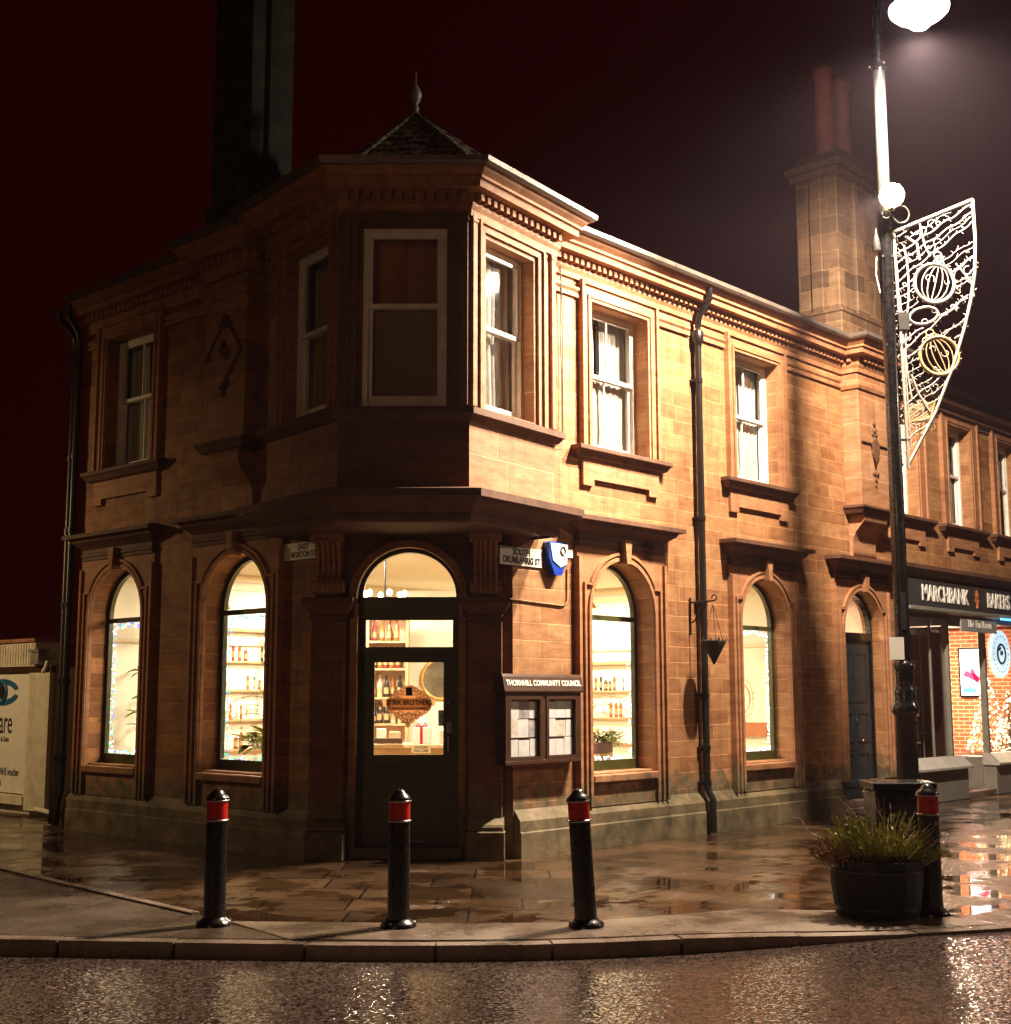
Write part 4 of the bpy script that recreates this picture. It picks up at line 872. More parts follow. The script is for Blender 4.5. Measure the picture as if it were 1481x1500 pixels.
# fairy lights round the windows
FL_C = [emit('fairy_white', (.85, .95, 1.0), 4), emit('fairy_green', (.02, .7, .35), 2.2), emit('fairy_blue', (.06, .14, 1), 3)]
def fairy(fr, c, dz, label, seed, cols):
    rnd = random.Random(seed); q = MB(); g = HW-.075; z0, z1 = .96+dz*.3, 2.55+dz
    path = [(-g, z1)]; 
    loop = [(-g, z0), (-g, z1), (g, z1), (g, z0), (-g, z0)]; pts = []
    for (a, b) in zip(loop[:-1], loop[1:]):
        L = math.hypot(b[0]-a[0], b[1]-a[1]); k = int(L/.028)
        for i in range(k):
            t_ = i/k; pts.append((c+a[0]+(b[0]-a[0])*t_+rnd.uniform(-.022, .022), a[1]+(b[1]-a[1])*t_+rnd.uniform(-.03, .03), -.29+rnd.uniform(-.015, .015)))
    q.tube(pts[::2], .0025, 4, mi=3)
    for p in pts: q.ball(p, .0115, 6, mi=rnd.choice(cols))
    o = q.put('string_lights', FL_C+[M['ink']], fr.M, None); tag(o, label, 'fairy lights', 'fairy lights round the shop windows')
fairy(FLr, GL[0], LZ, 'fairy lights round the inside of the leftmost arched window', 1, (0, 0, 1, 2)); fairy(FLr, GL[1], LZ, 'green and blue fairy lights round the second arched window from the left', 2, (0, 1, 1, 2))
fairy(FRr, GR[0], 0, 'white fairy lights round the arched window right of the notice board', 3, (0,)); fairy(FRr, GR[1], 0, 'white fairy lights round the rightmost shop window', 4, (0,))

# ------------------------------------------------------------------ things fixed to the corner building
def street_sign(fr, x0, x1, z0, z1, l1_, l2_, label):
    t = thing('street_name_sign', fr.at((x0+x1)/2, z0, 0), label, 'street sign')
    q = MB(); q.box((x0, z0, .002), (x1, z1, .018)); q.put('plate', M['signw'], fr.M, t, bevel=.003)
    h = (z1-z0)
    for k, s_ in enumerate((l1_, l2_)): textmb(s_, h*.50, .003, .0035, .78 if k else .85, 1.0).put('lettering', M['ink'], fr.sub((x0+x1)/2, z0+h*(.72, .28)[k], .0195), t)
street_sign(FLr, 16.1-11.72, 16.1-11.06, 3.18, 3.37, 'EAST', 'MORTON ST', 'white street name plate reading EAST MORTON ST left of the corner door')
street_sign(FRr, 10.42, 11.11, 3.10, 3.30, 'SOUTH', 'DRUMLANRIG ST', 'white street name plate reading SOUTH DRUMLANRIG ST right of the corner door')
t = thing('alarm_box', FRr.at(11.31, 3.05, 0), 'blue and white shield shaped alarm box on the stone wall', 'alarm')
sh = [(-.165, .17), (.165, .17), (.15, -.02), (.06, -.20), (-.06, -.20), (-.15, -.02)]
q = MB(); q.prism([(11.31+x, 3.23+z) for x, z in sh], .001, .085); q.put('casing', M['blue'], FRr.M, t, bevel=.015)
q = MB(); q.slab([(11.31+x, 3.23+z) for x, z in [(-.145, .155), (.155, .155), (.14, -.07), (.03, -.11), (-.10, -.04)]][::-1], [], .085, .094); q.put('face_plate', M['ltblue'], FRr.M, t)
q = MB(); q.slab([(11.31+x, 3.23+z) for x, z in [(-.06, .15), (.15, .15), (.135, -.06), (.02, -.09)]][::-1], [], .094, .097); q.put('white_panel', M['signw'], FRr.M, t)
q = MB(); q.tube([(11.375+.038*math.cos(a), 3.305+.046*math.sin(a), .099) for a in [2*PI*i/20 for i in range(21)]], .010, 5); q.put('ring_emblem', M['ink'], FRr.M, t); textmb('ADT'[:0]+'A · A', .035, .002).put('lettering', M['ink'], FRr.sub(11.375, 3.21, .098), t)
o = MB().box((11.50, 3.24, .001), (11.60, 3.34, .06)).put('junction_box', M['signw'], FRr.M, None, bevel=.008); tag(o, 'small white junction box between alarm box and window', 'junction box')
# notice board
t = thing('notice_board', FRr.at(10.92, 1.0, 0), 'brown wooden community notice board with two glazed doors full of papers', 'notice board')
x0, x1 = 10.36, 11.60
q = MB(); q.box((x0, .98, .001), (x1, 1.02, .15)); q.box((x0, 1.02, .001), (x0+.045, 1.70, .15)); q.box((x1-.045, 1.02, .001), (x1, 1.70, .15)); q.box((10.955, 1.02, .001), (11.02, 1.70, .14)); q.box((x0+.045, 1.02, .001), (10.955, 1.70, .097)); q.box((11.02, 1.02, .001), (x1-.045, 1.70, .097)); q.box((x0, 1.70, .001), (x1, 1.73, .15))
q.put('case', M['darkwood'], FRr.M, t, bevel=.004)
q = MB(); q.prism([(.001, 1.731), (.165, 1.731), (.17, 1.75), (.135, 1.90), (.12, 1.93), (.001, 1.93)], x0-.03, x1+.03, lambda x, y, h: (h, y, x)); hd = q.put('header', M['darkwood'], FRr.M, t, bevel=.003)
nrm = Matrix.Rotation(-math.atan2(.035, .15), 4, 'X'); q = textmb('THORNHILL COMMUNITY COUNCIL', .085, .003, .002, .86, 1.02); q.put('lettering', M['signw'], FRr.sub((x0+x1)/2, 1.832, .1565) @ nrm, hd)
for a, b, lab in ((x0+.045, 10.955, 0), (11.02, x1-.045, 1)):
    q = MB(); q.slab(rect(a, b, 1.02, 1.70), [rect(a+.04, b-.04, 1.055, 1.66)], .125, .15); d_ = q.put('glazed_door', M['darkwood'], FRr.M, t, bevel=.003)
    q = MB(); q.slab(rect(a+.03, b-.03, 1.04, 1.67), [], .13, .133); q.put('glass', M['glass'], FRr.M, d_)
    rnd = random.Random(30+lab); z = 1.06
    q = MB()
    for r_ in range(3):
        x = a+.05
        while x < b-.12:
            w = rnd.uniform(.14, .17); h = rnd.uniform(.17, .2); q.box((x, z, .098), (min(b-.045, x+w), z+h, .101+rnd.uniform(0, .006)), mi=rnd.choice((0, 0, 1, 2))); x += w+.006
        z += .20
    q.put('pinned_papers', [M['paper'], plain('grey_poster', (.5, .47, .5), .7, var=.4, nscale=14), plain('cream_notice', (.8, .75, .65), .7, var=.2, nscale=12)], FRr.M, t)
# hanging basket
t = thing('basket_bracket', FRr.at(13.96, 2.85, 0), 'black scrolled wall bracket beside the downpipe', 'bracket')
q = MB(); q.tube([(13.96, 2.92, .02), (13.96, 2.45, .02)], .012, 6); q.tube([(13.96, 2.86, .02), (13.96, 2.87, .38)], .011, 6); q.tube([(13.96, 2.6, .02), (13.96, 2.66, .14), (13.96, 2.84, .22)], .009, 6)
q.tube([(13.96, 2.87+.035-.035*math.cos(a), .38+.035*math.sin(a)) for a in [2*PI*i/12*.8 for i in range(13)]], .009, 6); q.put('arm', M['iron'], FRr.M, t)
t = thing('hanging_basket', FRr.at(13.96, 2.30, .36), 'empty cone shaped hanging basket on chains from the wall bracket', 'hanging basket')
q = MB(); c3 = (13.96, .36)
for i in range(3): a = 2*PI*i/3+.3; q.tube([(c3[0], 2.82, c3[1]), (c3[0]+.15*math.cos(a), 2.36, c3[1]+.15*math.sin(a))], .004, 4)
q.put('chain', M['iron'], FRr.M, t)
q = MB(); q.lathe([(.01, -.26), (.06, -.16), (.12, -.05), (.155, .02), (.155, .035), (.12, .03)], (0, 0, 0), 14, fn=lambda p: (c3[0]+p[0], 2.34+p[2], c3[1]+p[1])); q.put('liner', plain('dark_moss_liner', (.03, .022, .012), .9, bmp=1, bscale=40), FRr.M, t)
q = MB(); rnd = random.Random(5)
for i in range(26): a = rnd.uniform(0, 2*PI); r_ = rnd.uniform(.03, .15); q.tube([(c3[0]+r_*math.cos(a), 2.36, c3[1]+r_*math.sin(a)), (c3[0]+1.15*r_*math.cos(a), 2.38+rnd.uniform(0, .05), c3[1]+1.15*r_*math.sin(a)), (c3[0]+1.35*r_*math.cos(a), 2.34+rnd.uniform(-.08, .02), c3[1]+1.35*r_*math.sin(a))], [.006, .004, .002], 4)
q.put('dead_stems', plain('dead_stems', (.05, .035, .02), .8), FRr.M, t)
# entry phone by the side door
o = MB().box((19.28, 1.55, .001), (19.36, 1.85, .05)).put('entry_phone', M['signw'], FRr.M, None, bevel=.006); tag(o, 'pale entry phone box on the stone right of the dark side door', 'entry phone')
t = thing('iron_bracket', FRr.at(19.33, 2.4, 0), 'small black scrolled bracket on the stone right of the side door', 'bracket'); q = MB(); q.tube([(19.33, 2.6, .02), (19.33, 2.2, .02)], .012, 6); q.tube([(19.33, 2.52, .02), (19.33, 2.53, .28)], .01, 6); q.tube([(19.33, 2.25, .02), (19.33, 2.35, .16), (19.33, 2.5, .22)], .01, 6); q.put('arm', M['iron'], FRr.M, t)

# ------------------------------------------------------------------ bakery next door
bak = thing('bakery_building', (24, 12, 0), 'red sandstone terrace house with a grey bakery shopfront beside the corner building', 'building')
UB = [20.13, 22.27, 24.40, 26.55]
mb = MB(); mb.slab(rect(19.62, 30, 3.55, 6.55), [rect(c-.46, c+.46, 4.58, 6.34) for c in UB], -.28, 0); mb.put('wall', M['ashlar'], FRr.M, bak)
for c in UB: sash(FRr, c, 0, bak, hw=.46, bars=False, curt='full', apr_w=.62)
q = MB(); q.box((19.7, 10.4, 3.95), (30, 10.46, 6.5)); q.box((19.62, 9.95, 3.52), (30, 16, 3.6)); q.put('upper_room_partitions', M['void'], None, bak)
q = fsweep([(19.61, 0), (30, 0)], [(0, 6.42), (.03, 6.42), (.03, 6.48), (.10, 6.52), (.10, 6.58), (.20, 6.64), (.24, 6.72), (.24, 6.78), (0, 6.8)]); q.put('cornice', M['trimdark'], FRr.M, bak)
q = fsweep([(19.61, 0), (30, 0)], [(.24, 6.79), (.32, 6.77), (.36, 6.80), (.37, 6.87), (.35, 6.87), (.33, 6.82), (.25, 6.82)]); q.put('gutter', M['iron'], FRr.M, bak)
q = MB(); q.add([(19.6, 9.68, 6.78), (30, 9.68, 6.78), (30, 13, 7.9), (19.6, 13, 7.9), (30, 16.3, 6.78), (19.6, 16.3, 6.78)], [(0, 1, 2, 3), (3, 2, 4, 5), (0, 3, 5), (1, 4, 2)]); q.put('roof', M['slate'], None, bak)
M['grey'] = plain('grey_green_shop_paint', (.21, .20, .17), .45); M['fascia'] = plain('charcoal_fascia', (.045, .043, .045), .4)
q = fsweep([(19.62, 0), (19.62, .16), (30, .16)], [(0, 3.53), (.02, 3.53), (.02, 3.58), (.05, 3.60), (.10, 3.66), (.14, 3.70), (.14, 3.76), (0, 3.80)]); q.box((19.62, 3.53, 0), (30, 3.78, .16)); q.put('shop_cornice', M['trimdark'], FRr.M, bak)
q = MB(); q.box((19.62, 3.10, .0), (30, 3.53, .22)); fs_ = q.put('fascia', M['fascia'], FRr.M, bak, bevel=.004)
q = MB(); q.box((19.62, 3.04, .0), (30, 3.10, .27)); q.put('fascia_rail', M['grey'], FRr.M, bak, bevel=.006)
textmb('MARCHBANK', .36, .012, .006, .80, 1.0).put('lettering', M['signw'], FRr.sub(21.02, 3.32, .226), fs_)
textmb('BAKERS', .36, .012, .006, .80, 1.0).put('lettering', M['signw'], FRr.sub(23.18, 3.32, .226), fs_)
q = MB()
for a, L, z in ((-.45, .14, .02), (0, .18, .02), (.45, .14, .02), (-.7, .11, -.05), (.7, .11, -.05)):
    q.obox((22.25+.5*L*math.sin(a), 3.28+z+.5*L*math.cos(a), .23), (.018*math.cos(a), -.018*math.sin(a), 0), (L*.5*math.sin(a), L*.5*math.cos(a), 0), (0, 0, .006))
q.tube([(22.25, 3.17, .228), (22.25, 3.3, .228)], .02, 6); q.put('wheat_emblem', plain('orange_emblem', (.55, .16, .05), .5), FRr.M, fs_)
# pilaster between door and shop
# shopfront bays
q = MB(); q.box((19.66, .0, -.10), (21.80, .50, .13)); q.box((22.95, 0, -.10), (27, .50, .13)); q.put('stall_riser', M['grey'], FRr.M, bak, bevel=.01)
q = MB(); q.prism([(-.10, .50), (.20, .50), (.20, .54), (.02, .70), (-.10, .70)], 19.66, 21.83, lambda x, y, h: (h, y, x)); q.prism([(-.10, .50), (.20, .50), (.20, .54), (.02, .70), (-.10, .70)], 22.92, 27, lambda x, y, h: (h, y, x)); q.put('shop_sill', plain('pale_stone_sill', (.42, .40, .36), .5), FRr.M, bak, bevel=.006)
q = MB(); 
for x in (19.68, 21.46, 22.94, 24.9): q.box((x, .70 if x not in (22.94,) else .5, -.09), (x+.07, 3.04, .02))
q.box((19.68, 2.95, -.09), (21.5, 3.04, .01)); q.box((22.94, 2.95, -.09), (27, 3.04, .01)); q.box((20.9, .7, -.07), (20.94, 2.95, -.03)); q.box((21.50, 2.86, -.09), (22.94, 3.04, 0)); q.put('window_frame', M['grey'], FRr.M, bak, bevel=.006)
for a, b in ((19.75, 21.46), (23.01, 24.9), (24.97, 27)): q = MB(); q.slab(rect(a, b, .70, 2.95), [], -.05, -.045); q.put('shop_glass', M['glass'], FRr.M, bak)
q = MB(); q.box((22.55, 10.2, .1), (22.6, 12.4, 2.9)); q.put('dark_backdrop', M['darkwood'], None, bak)  # dark backdrop added so the left pane looks unlit
# lobby with door
q = MB(); q.box((21.50, .001, -.9), (22.94, .10, .12)); q.put('lobby_step', M['kerb'], FRr.M, bak)
q = MB(); q.slab(rect(21.5, 22.94, .10, 2.86), [rect(21.62, 22.82, .55, 2.75)], -.90, -.84); q.box((22.20, .10, -.84), (22.24, 2.86, -.82)); q.box((21.62, 1.02, -.88), (22.82, 1.06, -.82)); q.put('shop_door', M['grey'], FRr.M, bak, bevel=.005)
for xx in (21.5, 22.92):
    q = MB(); q.box((xx, .1, -.88), (xx+.03, .62, -.10)); q.put('lobby_panel', M['grey'], FRr.M, bak)
# interior
bi = thing('bakery_interior', (24, 11, .1), 'warm lit bakery room with orange brick wall behind the shop windows', 'interior')
mt, nt, b_ = newmat('orange_brick'); tc = nd(nt, 'ShaderNodeTexCoord'); brn = nd(nt, 'ShaderNodeTexBrick'); nt.links.new(tc.outputs['Object'], brn.inputs['Vector'])
brn.inputs['Scale'].default_value = 1; brn.inputs['Brick Width'].default_value = .225; brn.inputs['Row Height'].default_value = .075; brn.inputs['Mortar Size'].default_value = .008
brn.inputs['Color1'].default_value = (.48, .13, .05, 1); brn.inputs['Color2'].default_value = (.30, .07, .035, 1); brn.inputs['Mortar'].default_value = (.62, .42, .25, 1); nt.links.new(brn.outputs['Color'], b_.inputs['Base Color']); b_.inputs['Roughness'].default_value = .8
FBI = Fr((25.35, 14.0, 0), (0, -1, 0))
q = MB(); q.box((0, .1, -.05), (4.2, 3.0, 0)); q.put('brick_wall', mt, FBI.M, bi)
q = MB(); q.box((19.65, 14.0, .1), (25.4, 14.05, 3.3)); q.box((19.65, 9.95, 3.3), (30, 14.05, 3.34)); q.box((19.64, 9.95, .1), (19.68, 14, 3.3)); q.put('inner_wall', plain('pink_beige_wall', (.55, .38, .30), .8), None, bi)
q = MB(); q.box((19.65, 9.72, .02), (30, 14.05, .10)); q.put('floorboards', M['darkwood'], None, bi)
q = MB(); q.box((25.0, 9.8, 3.0), (25.34, 14, 3.05)); q.put('coving', M['signw'], None, bi)
t = thing('menu_screen', FBI.at(3.15, 1.7, .03), 'upright lit menu screen with a pale picture on the brick wall', 'screen')
q = MB(); q.box((2.88, 1.66, .001), (3.42, 2.62, .05)); q.put('casing', M['black'], FBI.M, t, bevel=.006)
q = MB(); q.box((2.92, 1.70, .05), (3.38, 2.58, .056)); q.put('display', emit('screen_glow', (.85, .93, 1.0), 2.2), FBI.M, t)
q = MB(); q.obox((3.15, 2.06, .058), (.15, -.07, 0), (.03, .05, 0), (0, 0, .002)); q.obox((3.2, 2.08, .058), (.06, -.12, 0), (.03, .03, 0), (0, 0, .002)); q.put('pink_picture', emit('pink_print', (.6, .02, .12), .8), FBI.M, t)
q = MB(); q.box((2.96, 1.74, .057), (3.22, 1.84, .059)); q.put('teal_strip', emit('teal_strip', (.05, .45, .45), .9), FBI.M, t)
def xmas_tree(loc, h, r, label, seed):
    rnd = random.Random(seed); t = thing('christmas_tree', loc, label, 'christmas tree')
    q = MB(); q.tube([(0, 0, 0), (0, 0, h*.95)], [.03, .008], 6); q.put('trunk', M['darkwood'], W[t], t)
    q = MB(); f = MB()
    for i in range(2600):
        zz = h*(1-math.sqrt(rnd.random())); zz = .06+zz*.96; rr = r*(1-zz/h)*rnd.uniform(.5, 1.05); a = rnd.uniform(0, 2*PI); p = Vector((rr*math.cos(a), rr*math.sin(a), zz))
        d = Vector((math.cos(a)+rnd.uniform(-.5, .5), math.sin(a)+rnd.uniform(-.5, .5), rnd.uniform(-.4, .3))).normalized()*rnd.uniform(.03, .07); s_ = d.cross(ZV)*.3; f.add([p-s_, p+s_, p+d], [(0, 1, 2)])
    f.put('needles', plain('snowy_needles', (.62, .52, .40), .7, var=.3), W[t], t)
    for i in range(240):
        zz = h*(1-math.sqrt(rnd.random())); rr = r*(1-zz/h)*1.02; a = rnd.uniform(0, 2*PI); q.ball((rr*math.cos(a), rr*math.sin(a), .05+zz*.95), rnd.uniform(.012, .02), 6, mi=rnd.choice((0, 0, 0, 1)))
    q.put('bulbs', [emit('tree_bulb', (1, .82, .5), 6), plain('gold_bauble', (.7, .35, .08), .3, .6)], W[t], t)
xmas_tree((24.45, 10.22, .62), 1.55, .40, 'tall frosted christmas tree with warm lights in front of the brick wall', 2)
xmas_tree((24.75, 9.95, .62), 1.20, .30, 'shorter frosted christmas tree right of the tall one', 3)
o = MB().box((23.6, 9.75, .10), (25.3, 10.9, .62)).put('window_platform', M['darkwood'], None, None, bevel=.01); tag(o, 'dark display platform under the christmas trees', 'platform')
t = thing('red_chair', (23.5, 11.3, .1), 'red chair inside the bakery left of the christmas tree', 'chair'); q = MB(); q.box((-.22, -.22, .42), (.22, .22, .47)); q.put('seat', M['red'], W[t], t); q = MB(); q.box((-.22, .19, .47), (.22, .22, .95)); q.put('backrest', M['red'], W[t], t)
for i in (-1, 1):
    for j in (-1, 1): q = MB(); q.box((i*.19-.02, j*.19-.02, 0), (i*.19+.02, j*.19+.02, .42)); q.put('leg', M['darkwood'], W[t], t)
# signs of the bakery
t = thing('tea_room_sign', FRr.at(22.3, 2.85, .02), 'grey hanging sign reading The Tea Room over the bakery door', 'sign')
q = MB(); q.box((21.56, 2.76, .20), (23.02, 3.02, .23)); q.put('board', plain('mid_grey_board', (.30, .29, .30), .4), FRr.M, t, bevel=.004); textmb('The Tea Room', .17, .004, .001, .95, 1.0, .3).put('lettering', M['signw'], FRr.sub(22.29, 2.89, .233), t)
t = thing('round_sign', FRr.at(23.75, 2.1, .05), 'round pale blue sign with a dark ring emblem in the bakery window', 'sign')
def disc(r, z0, z1, c_=(23.72, 2.43)): return MB().prism([(c_[0]+r*math.cos(2*PI*i/32), c_[1]+r*math.sin(2*PI*i/32)) for i in range(32)], z0, z1)
disc(.42, -.03, .0).put('disc', emit('backlit_disc', (.70, .92, 1.0), .9), FRr.M, t)
q = MB(); q.tube([(23.72+.17*math.cos(a), 2.43+.17*math.sin(a), .003) for a in [2*PI*i/28 for i in range(29)]], .022, 5); q.ball((23.72, 2.45, .0), .05, 8, sz=.8); q.obox((23.66, 2.52, .003), (.06, .02, 0), (-.01, .02, 0), (0, 0, .004))
for i in range(20): a = 2*PI*i/20; q.obox((23.72+.32*math.cos(a), 2.43+.32*math.sin(a), .002), (.012, 0, 0), (0, .012, 0), (0, 0, .002))
q.put('ring_emblem', plain('navy_emblem', (.02, .06, .10), .5), FRr.M, t)
o = MB().box((23.06, 3.0, .285), (27, 3.035, .31)).put('blue_strip_light', emit('blue_strip', (.12, .50, 1.0), 2.2), FRr.M, None); tag(o, 'glowing blue strip light under the bakery fascia', 'strip light')
# shelf things seen in left bakery pane
t = thing('display_rack', (20.75, 10.3, .1), 'dark display rack behind the left pane of the bakery window', 'rack')
q = MB(); 
for z in (.8, 1.25, 1.7, 2.15): q.box((-.6, -.2, z), (.6, .2, z+.03))
q.put('shelf', M['wood'], W[t], t); q = MB()
for i in (-1, 1):
    for j in (-1, 1): q.box((i*.58-.015, j*.18-.015, 0), (i*.58+.015, j*.18+.015, 2.5))
q.put('upright', M['iron'], W[t], t)
t = thing('cafe_chair', (24.35, 8.75, 0), 'grey slatted cafe chair outside the bakery at the right edge', 'chair', rz=R(200))
mg = plain('grey_chair_paint', (.24, .22, .20), .4)
q = MB(); q.box((-.22, -.22, .43), (.22, .22, .47)); q.put('seat', mg, W[t], t, bevel=.01); q = MB()
for k in range(5): q.box((-.19+.085*k, .20, .50), (-.15+.085*k, .22, .88))
q.box((-.22, .195, .86), (.22, .225, .95)); q.put('backrest', mg, W[t], t, bevel=.006)
for i in (-1, 1):
    for j in (-1, 1): q = MB(); q.tube([(i*.19, j*.19, .43), (i*.23, j*.23, 0)], .018, 6); q.put('leg', mg, W[t], t)

# ------------------------------------------------------------------ white outbuilding with the optician's board (left)
ob = thing('white_outbuilding', (9.9, 19, 0), 'low white painted outbuilding at the left with a ribbed top and a large sign', 'outbuilding')
FO = Fr((9.9, 22, 0), (0, -1, 0))        # local x = 22 - y
mw = plain('flaking_white_paint', (.72, .68, .56), .6, var=.18, nscale=5, bmp=.6, bscale=14)
q = MB(); q.box((-3, .0, -3), (4.05, 2.12, -.02)); q.put('wall', mw, FO.M, ob)
q = MB(); q.box((3.50, .06, 0), (4.10, 2.04, .07)); 
for k in range(9): q.box((3.53+.062*k, .10, .07), (3.575+.062*k, 2.0, .073))
q.put('post', mw, FO.M, ob, bevel=.004)
q = MB(); q.box((-3, 2.14, -.5), (3.58, 2.50, .03))
for k in range(80): q.box((3.53-.08*k, 2.16, .03), (3.56-.08*k, 2.47, .042))
q.put('ribbed_cladding', mw, FO.M, ob); q = MB(); q.box((-3, 2.50, -.6), (3.61, 2.55, .07)); q.put('coping', M['trim'], FO.M, ob); q = MB(); q.box((-3, 2.04, -.02), (4.1, 2.14, .05)); q.put('beam', M['darkwood'], FO.M, ob)
q = MB(); q.box((-3, .12, -.02), (3.5, .26, .10)); q.put('ledge', mw, FO.M, ob, bevel=.01)
q = MB(); q.tube([(3.85, .09, .06), (4.35, .07, .08)], .035, 10); q.put('waste_pipe', M['signw'], FO.M, ob)
t = thing('optician_sign', FO.at(2.4, .3, 0), 'large white board with a blue eye logo and black writing on the outbuilding', 'sign')
q = MB(); q.box((-1.0, .28, .0), (3.48, 2.03, .025)); q.put('board', M['signw'], FO.M, t, bevel=.004)
q = MB(); ex, ez = 2.62, 1.76
for s_ in (-1, 1):
    q.slab([(ex+.52*math.cos(a)*(1), ez+s_*.20*math.sin(a)) for a in [PI*(.08+.84*i/16) for i in range(17)]]+[(ex+.40*math.cos(a), ez+s_*.115*math.sin(a)) for a in [PI*(.92-.84*i/16) for i in range(17)]], [], .026, .032)
q.tube([(ex+.15*math.cos(a), ez+.15*math.sin(a), .03) for a in [2*PI*i/24 for i in range(25)]], .028, 5); q.put('eye_logo', plain('teal_blue_logo', (.02, .12, .28), .5), FO.M, t)
q = MB(); q.prism([(ex+.09*math.cos(2*PI*i/20), ez+.11*math.sin(2*PI*i/20)) for i in range(20)], .026, .034); q.put('pupil', M['ink'], FO.M, t)
for s_, x, z, sz, sq in (('eyecare', 2.98, 1.30, .50, .62), ('Bone & Sons', 2.90, 1.06, .11, .8), ('01848 330303', 2.50, .86, .26, .62), ('we accept your NHS voucher', 3.25, .58, .16, .66), ('home visits available', 2.72, .42, .16, .66)):
    textmb(s_, sz, .003, .002, sq, 1.0, 0, 'RIGHT').put('lettering', M['ink'], FO.sub(x, z, .027), t)
t = thing('wall_lantern', FO.at(3.75, 2.2, .1), 'small grey wall lantern above the white post of the outbuilding', 'lantern')
q = MB(); q.box((3.66, 2.16, .02), (3.90, 2.34, .16)); q.put('housing', M['lead'], FO.M, t, bevel=.01); q = MB(); q.box((3.64, 2.34, .0), (3.94, 2.38, .18)); q.put('cap', M['lead'], FO.M, t); q = MB(); q.tube([(3.92, 2.05, .08), (4.0, 2.12, .08), (4.0, 2.2, .06)], .03, 8); q.put('conduit', M['signw'], FO.M, t)

# ------------------------------------------------------------------ bollards
BL = [((6.10, 8.53), (0, 0), 'black bollard with red band nearest the left side street'), ((6.98, 7.46), (0, 0), 'black bollard with red band in front of the shop door'), ((7.92, 6.43), (-3.3, 0), 'leaning black bollard with red band below the notice board'), ((10.14, 4.76), (0, 0), 'black bollard with red band just right of the barrel planter')]
def make_bollard():
    t = thing('bollard', (0, 0, 0), 'x', 'bollard', 'bollards along the kerb')
    MB().lathe([(.135, 0), (.135, .018), (.125, .035), (.10, .05), (.088, .065)], n=24).put('foot', M['black'], None, t)
    MB().lathe([(.086, .05), (.083, .10), (.080, .765)], n=24).put('post', M['black'], None, t)
    MB().lathe([(.0805, .782), (.0805, .91)], n=24).put('red_band', M['red'], None, t)
    for z in (.765, .91): MB().lathe([(.08, z), (.091, z+.004), (.092, z+.012), (.08, z+.017)], n=24).put('ring', M['chrome'], None, t)
    MB().lathe([(.088, .926), (.088, .935), (.082, .945), (.066, .962), (.05, .975), (.043, .988), (.03, 1.0), (.012, 1.007), (.001, 1.008)], n=24).put('cap', M['black'], None, t)
    for k in range(3):
        a = 2*PI*k/3+.4; q = MB(); q.ball((.115*math.cos(a), .115*math.sin(a), .035), .014, 8); q.put('bolt', M['chrome'], None, t)
    return t
b0 = make_bollard()
for i, (p, lean, lab) in enumerate(BL):
    Mx = Matrix.Translation((p[0], p[1], 0)) @ Matrix.Rotation(R(-lean[0]), 4, -FV) @ Matrix.Rotation(.9*i, 4, 'Z')
    if i == 0: b0.matrix_basis = Mx; o = b0
    else: o = copy_tree(b0, None, Mx)
    o['label'] = lab

# ------------------------------------------------------------------ barrel planter with plants
PX, PY = 9.86, 5.08
t = thing('barrel_planter', (PX, PY, 0), 'dark half barrel planter at the kerb filled with plants', 'planter')
mbar = plain('black_oak_staves', (.008, .006, .005), .75)
q = MB(); n = 22
for k in range(n):
    a0, a1 = 2*PI*k/n+.004, 2*PI*(k+1)/n-.004; ring = []
    for r_, z in ((.315, .0), (.335, .12), (.352, .26), (.36, .43)):
        for a in (a0, (a0+a1)/2, a1): ring.append((PX+r_*math.cos(a), PY+r_*math.sin(a), z))
    q.add(ring, [(j*3+i, j*3+i+1, j*3+i+4, j*3+i+3) for j in range(3) for i in range(2)], True)
q.lathe([(.30, .0), (.345, .43), (.33, .43), (.31, .36)], (PX, PY, 0), 30); q.put('staves', mbar, Matrix(), t)
q = MB()
for z, r_ in ((.07, .330), (.36, .362)): q.lathe([(r_, z-.014), (r_+.001, z-.012), (r_+.002, z+.012), (r_+.001, z+.014)], (PX, PY, 0), 32)
q.put('hoop', M['iron'], Matrix(), t)
q = MB(); q.lathe([(.32, .36), (.32, .385), (.2, .40), (.01, .41)], (PX, PY, 0), 20); q.put('soil', plain('wet_soil', (.02, .014, .01), .7, bmp=1, bscale=30), Matrix(), t)
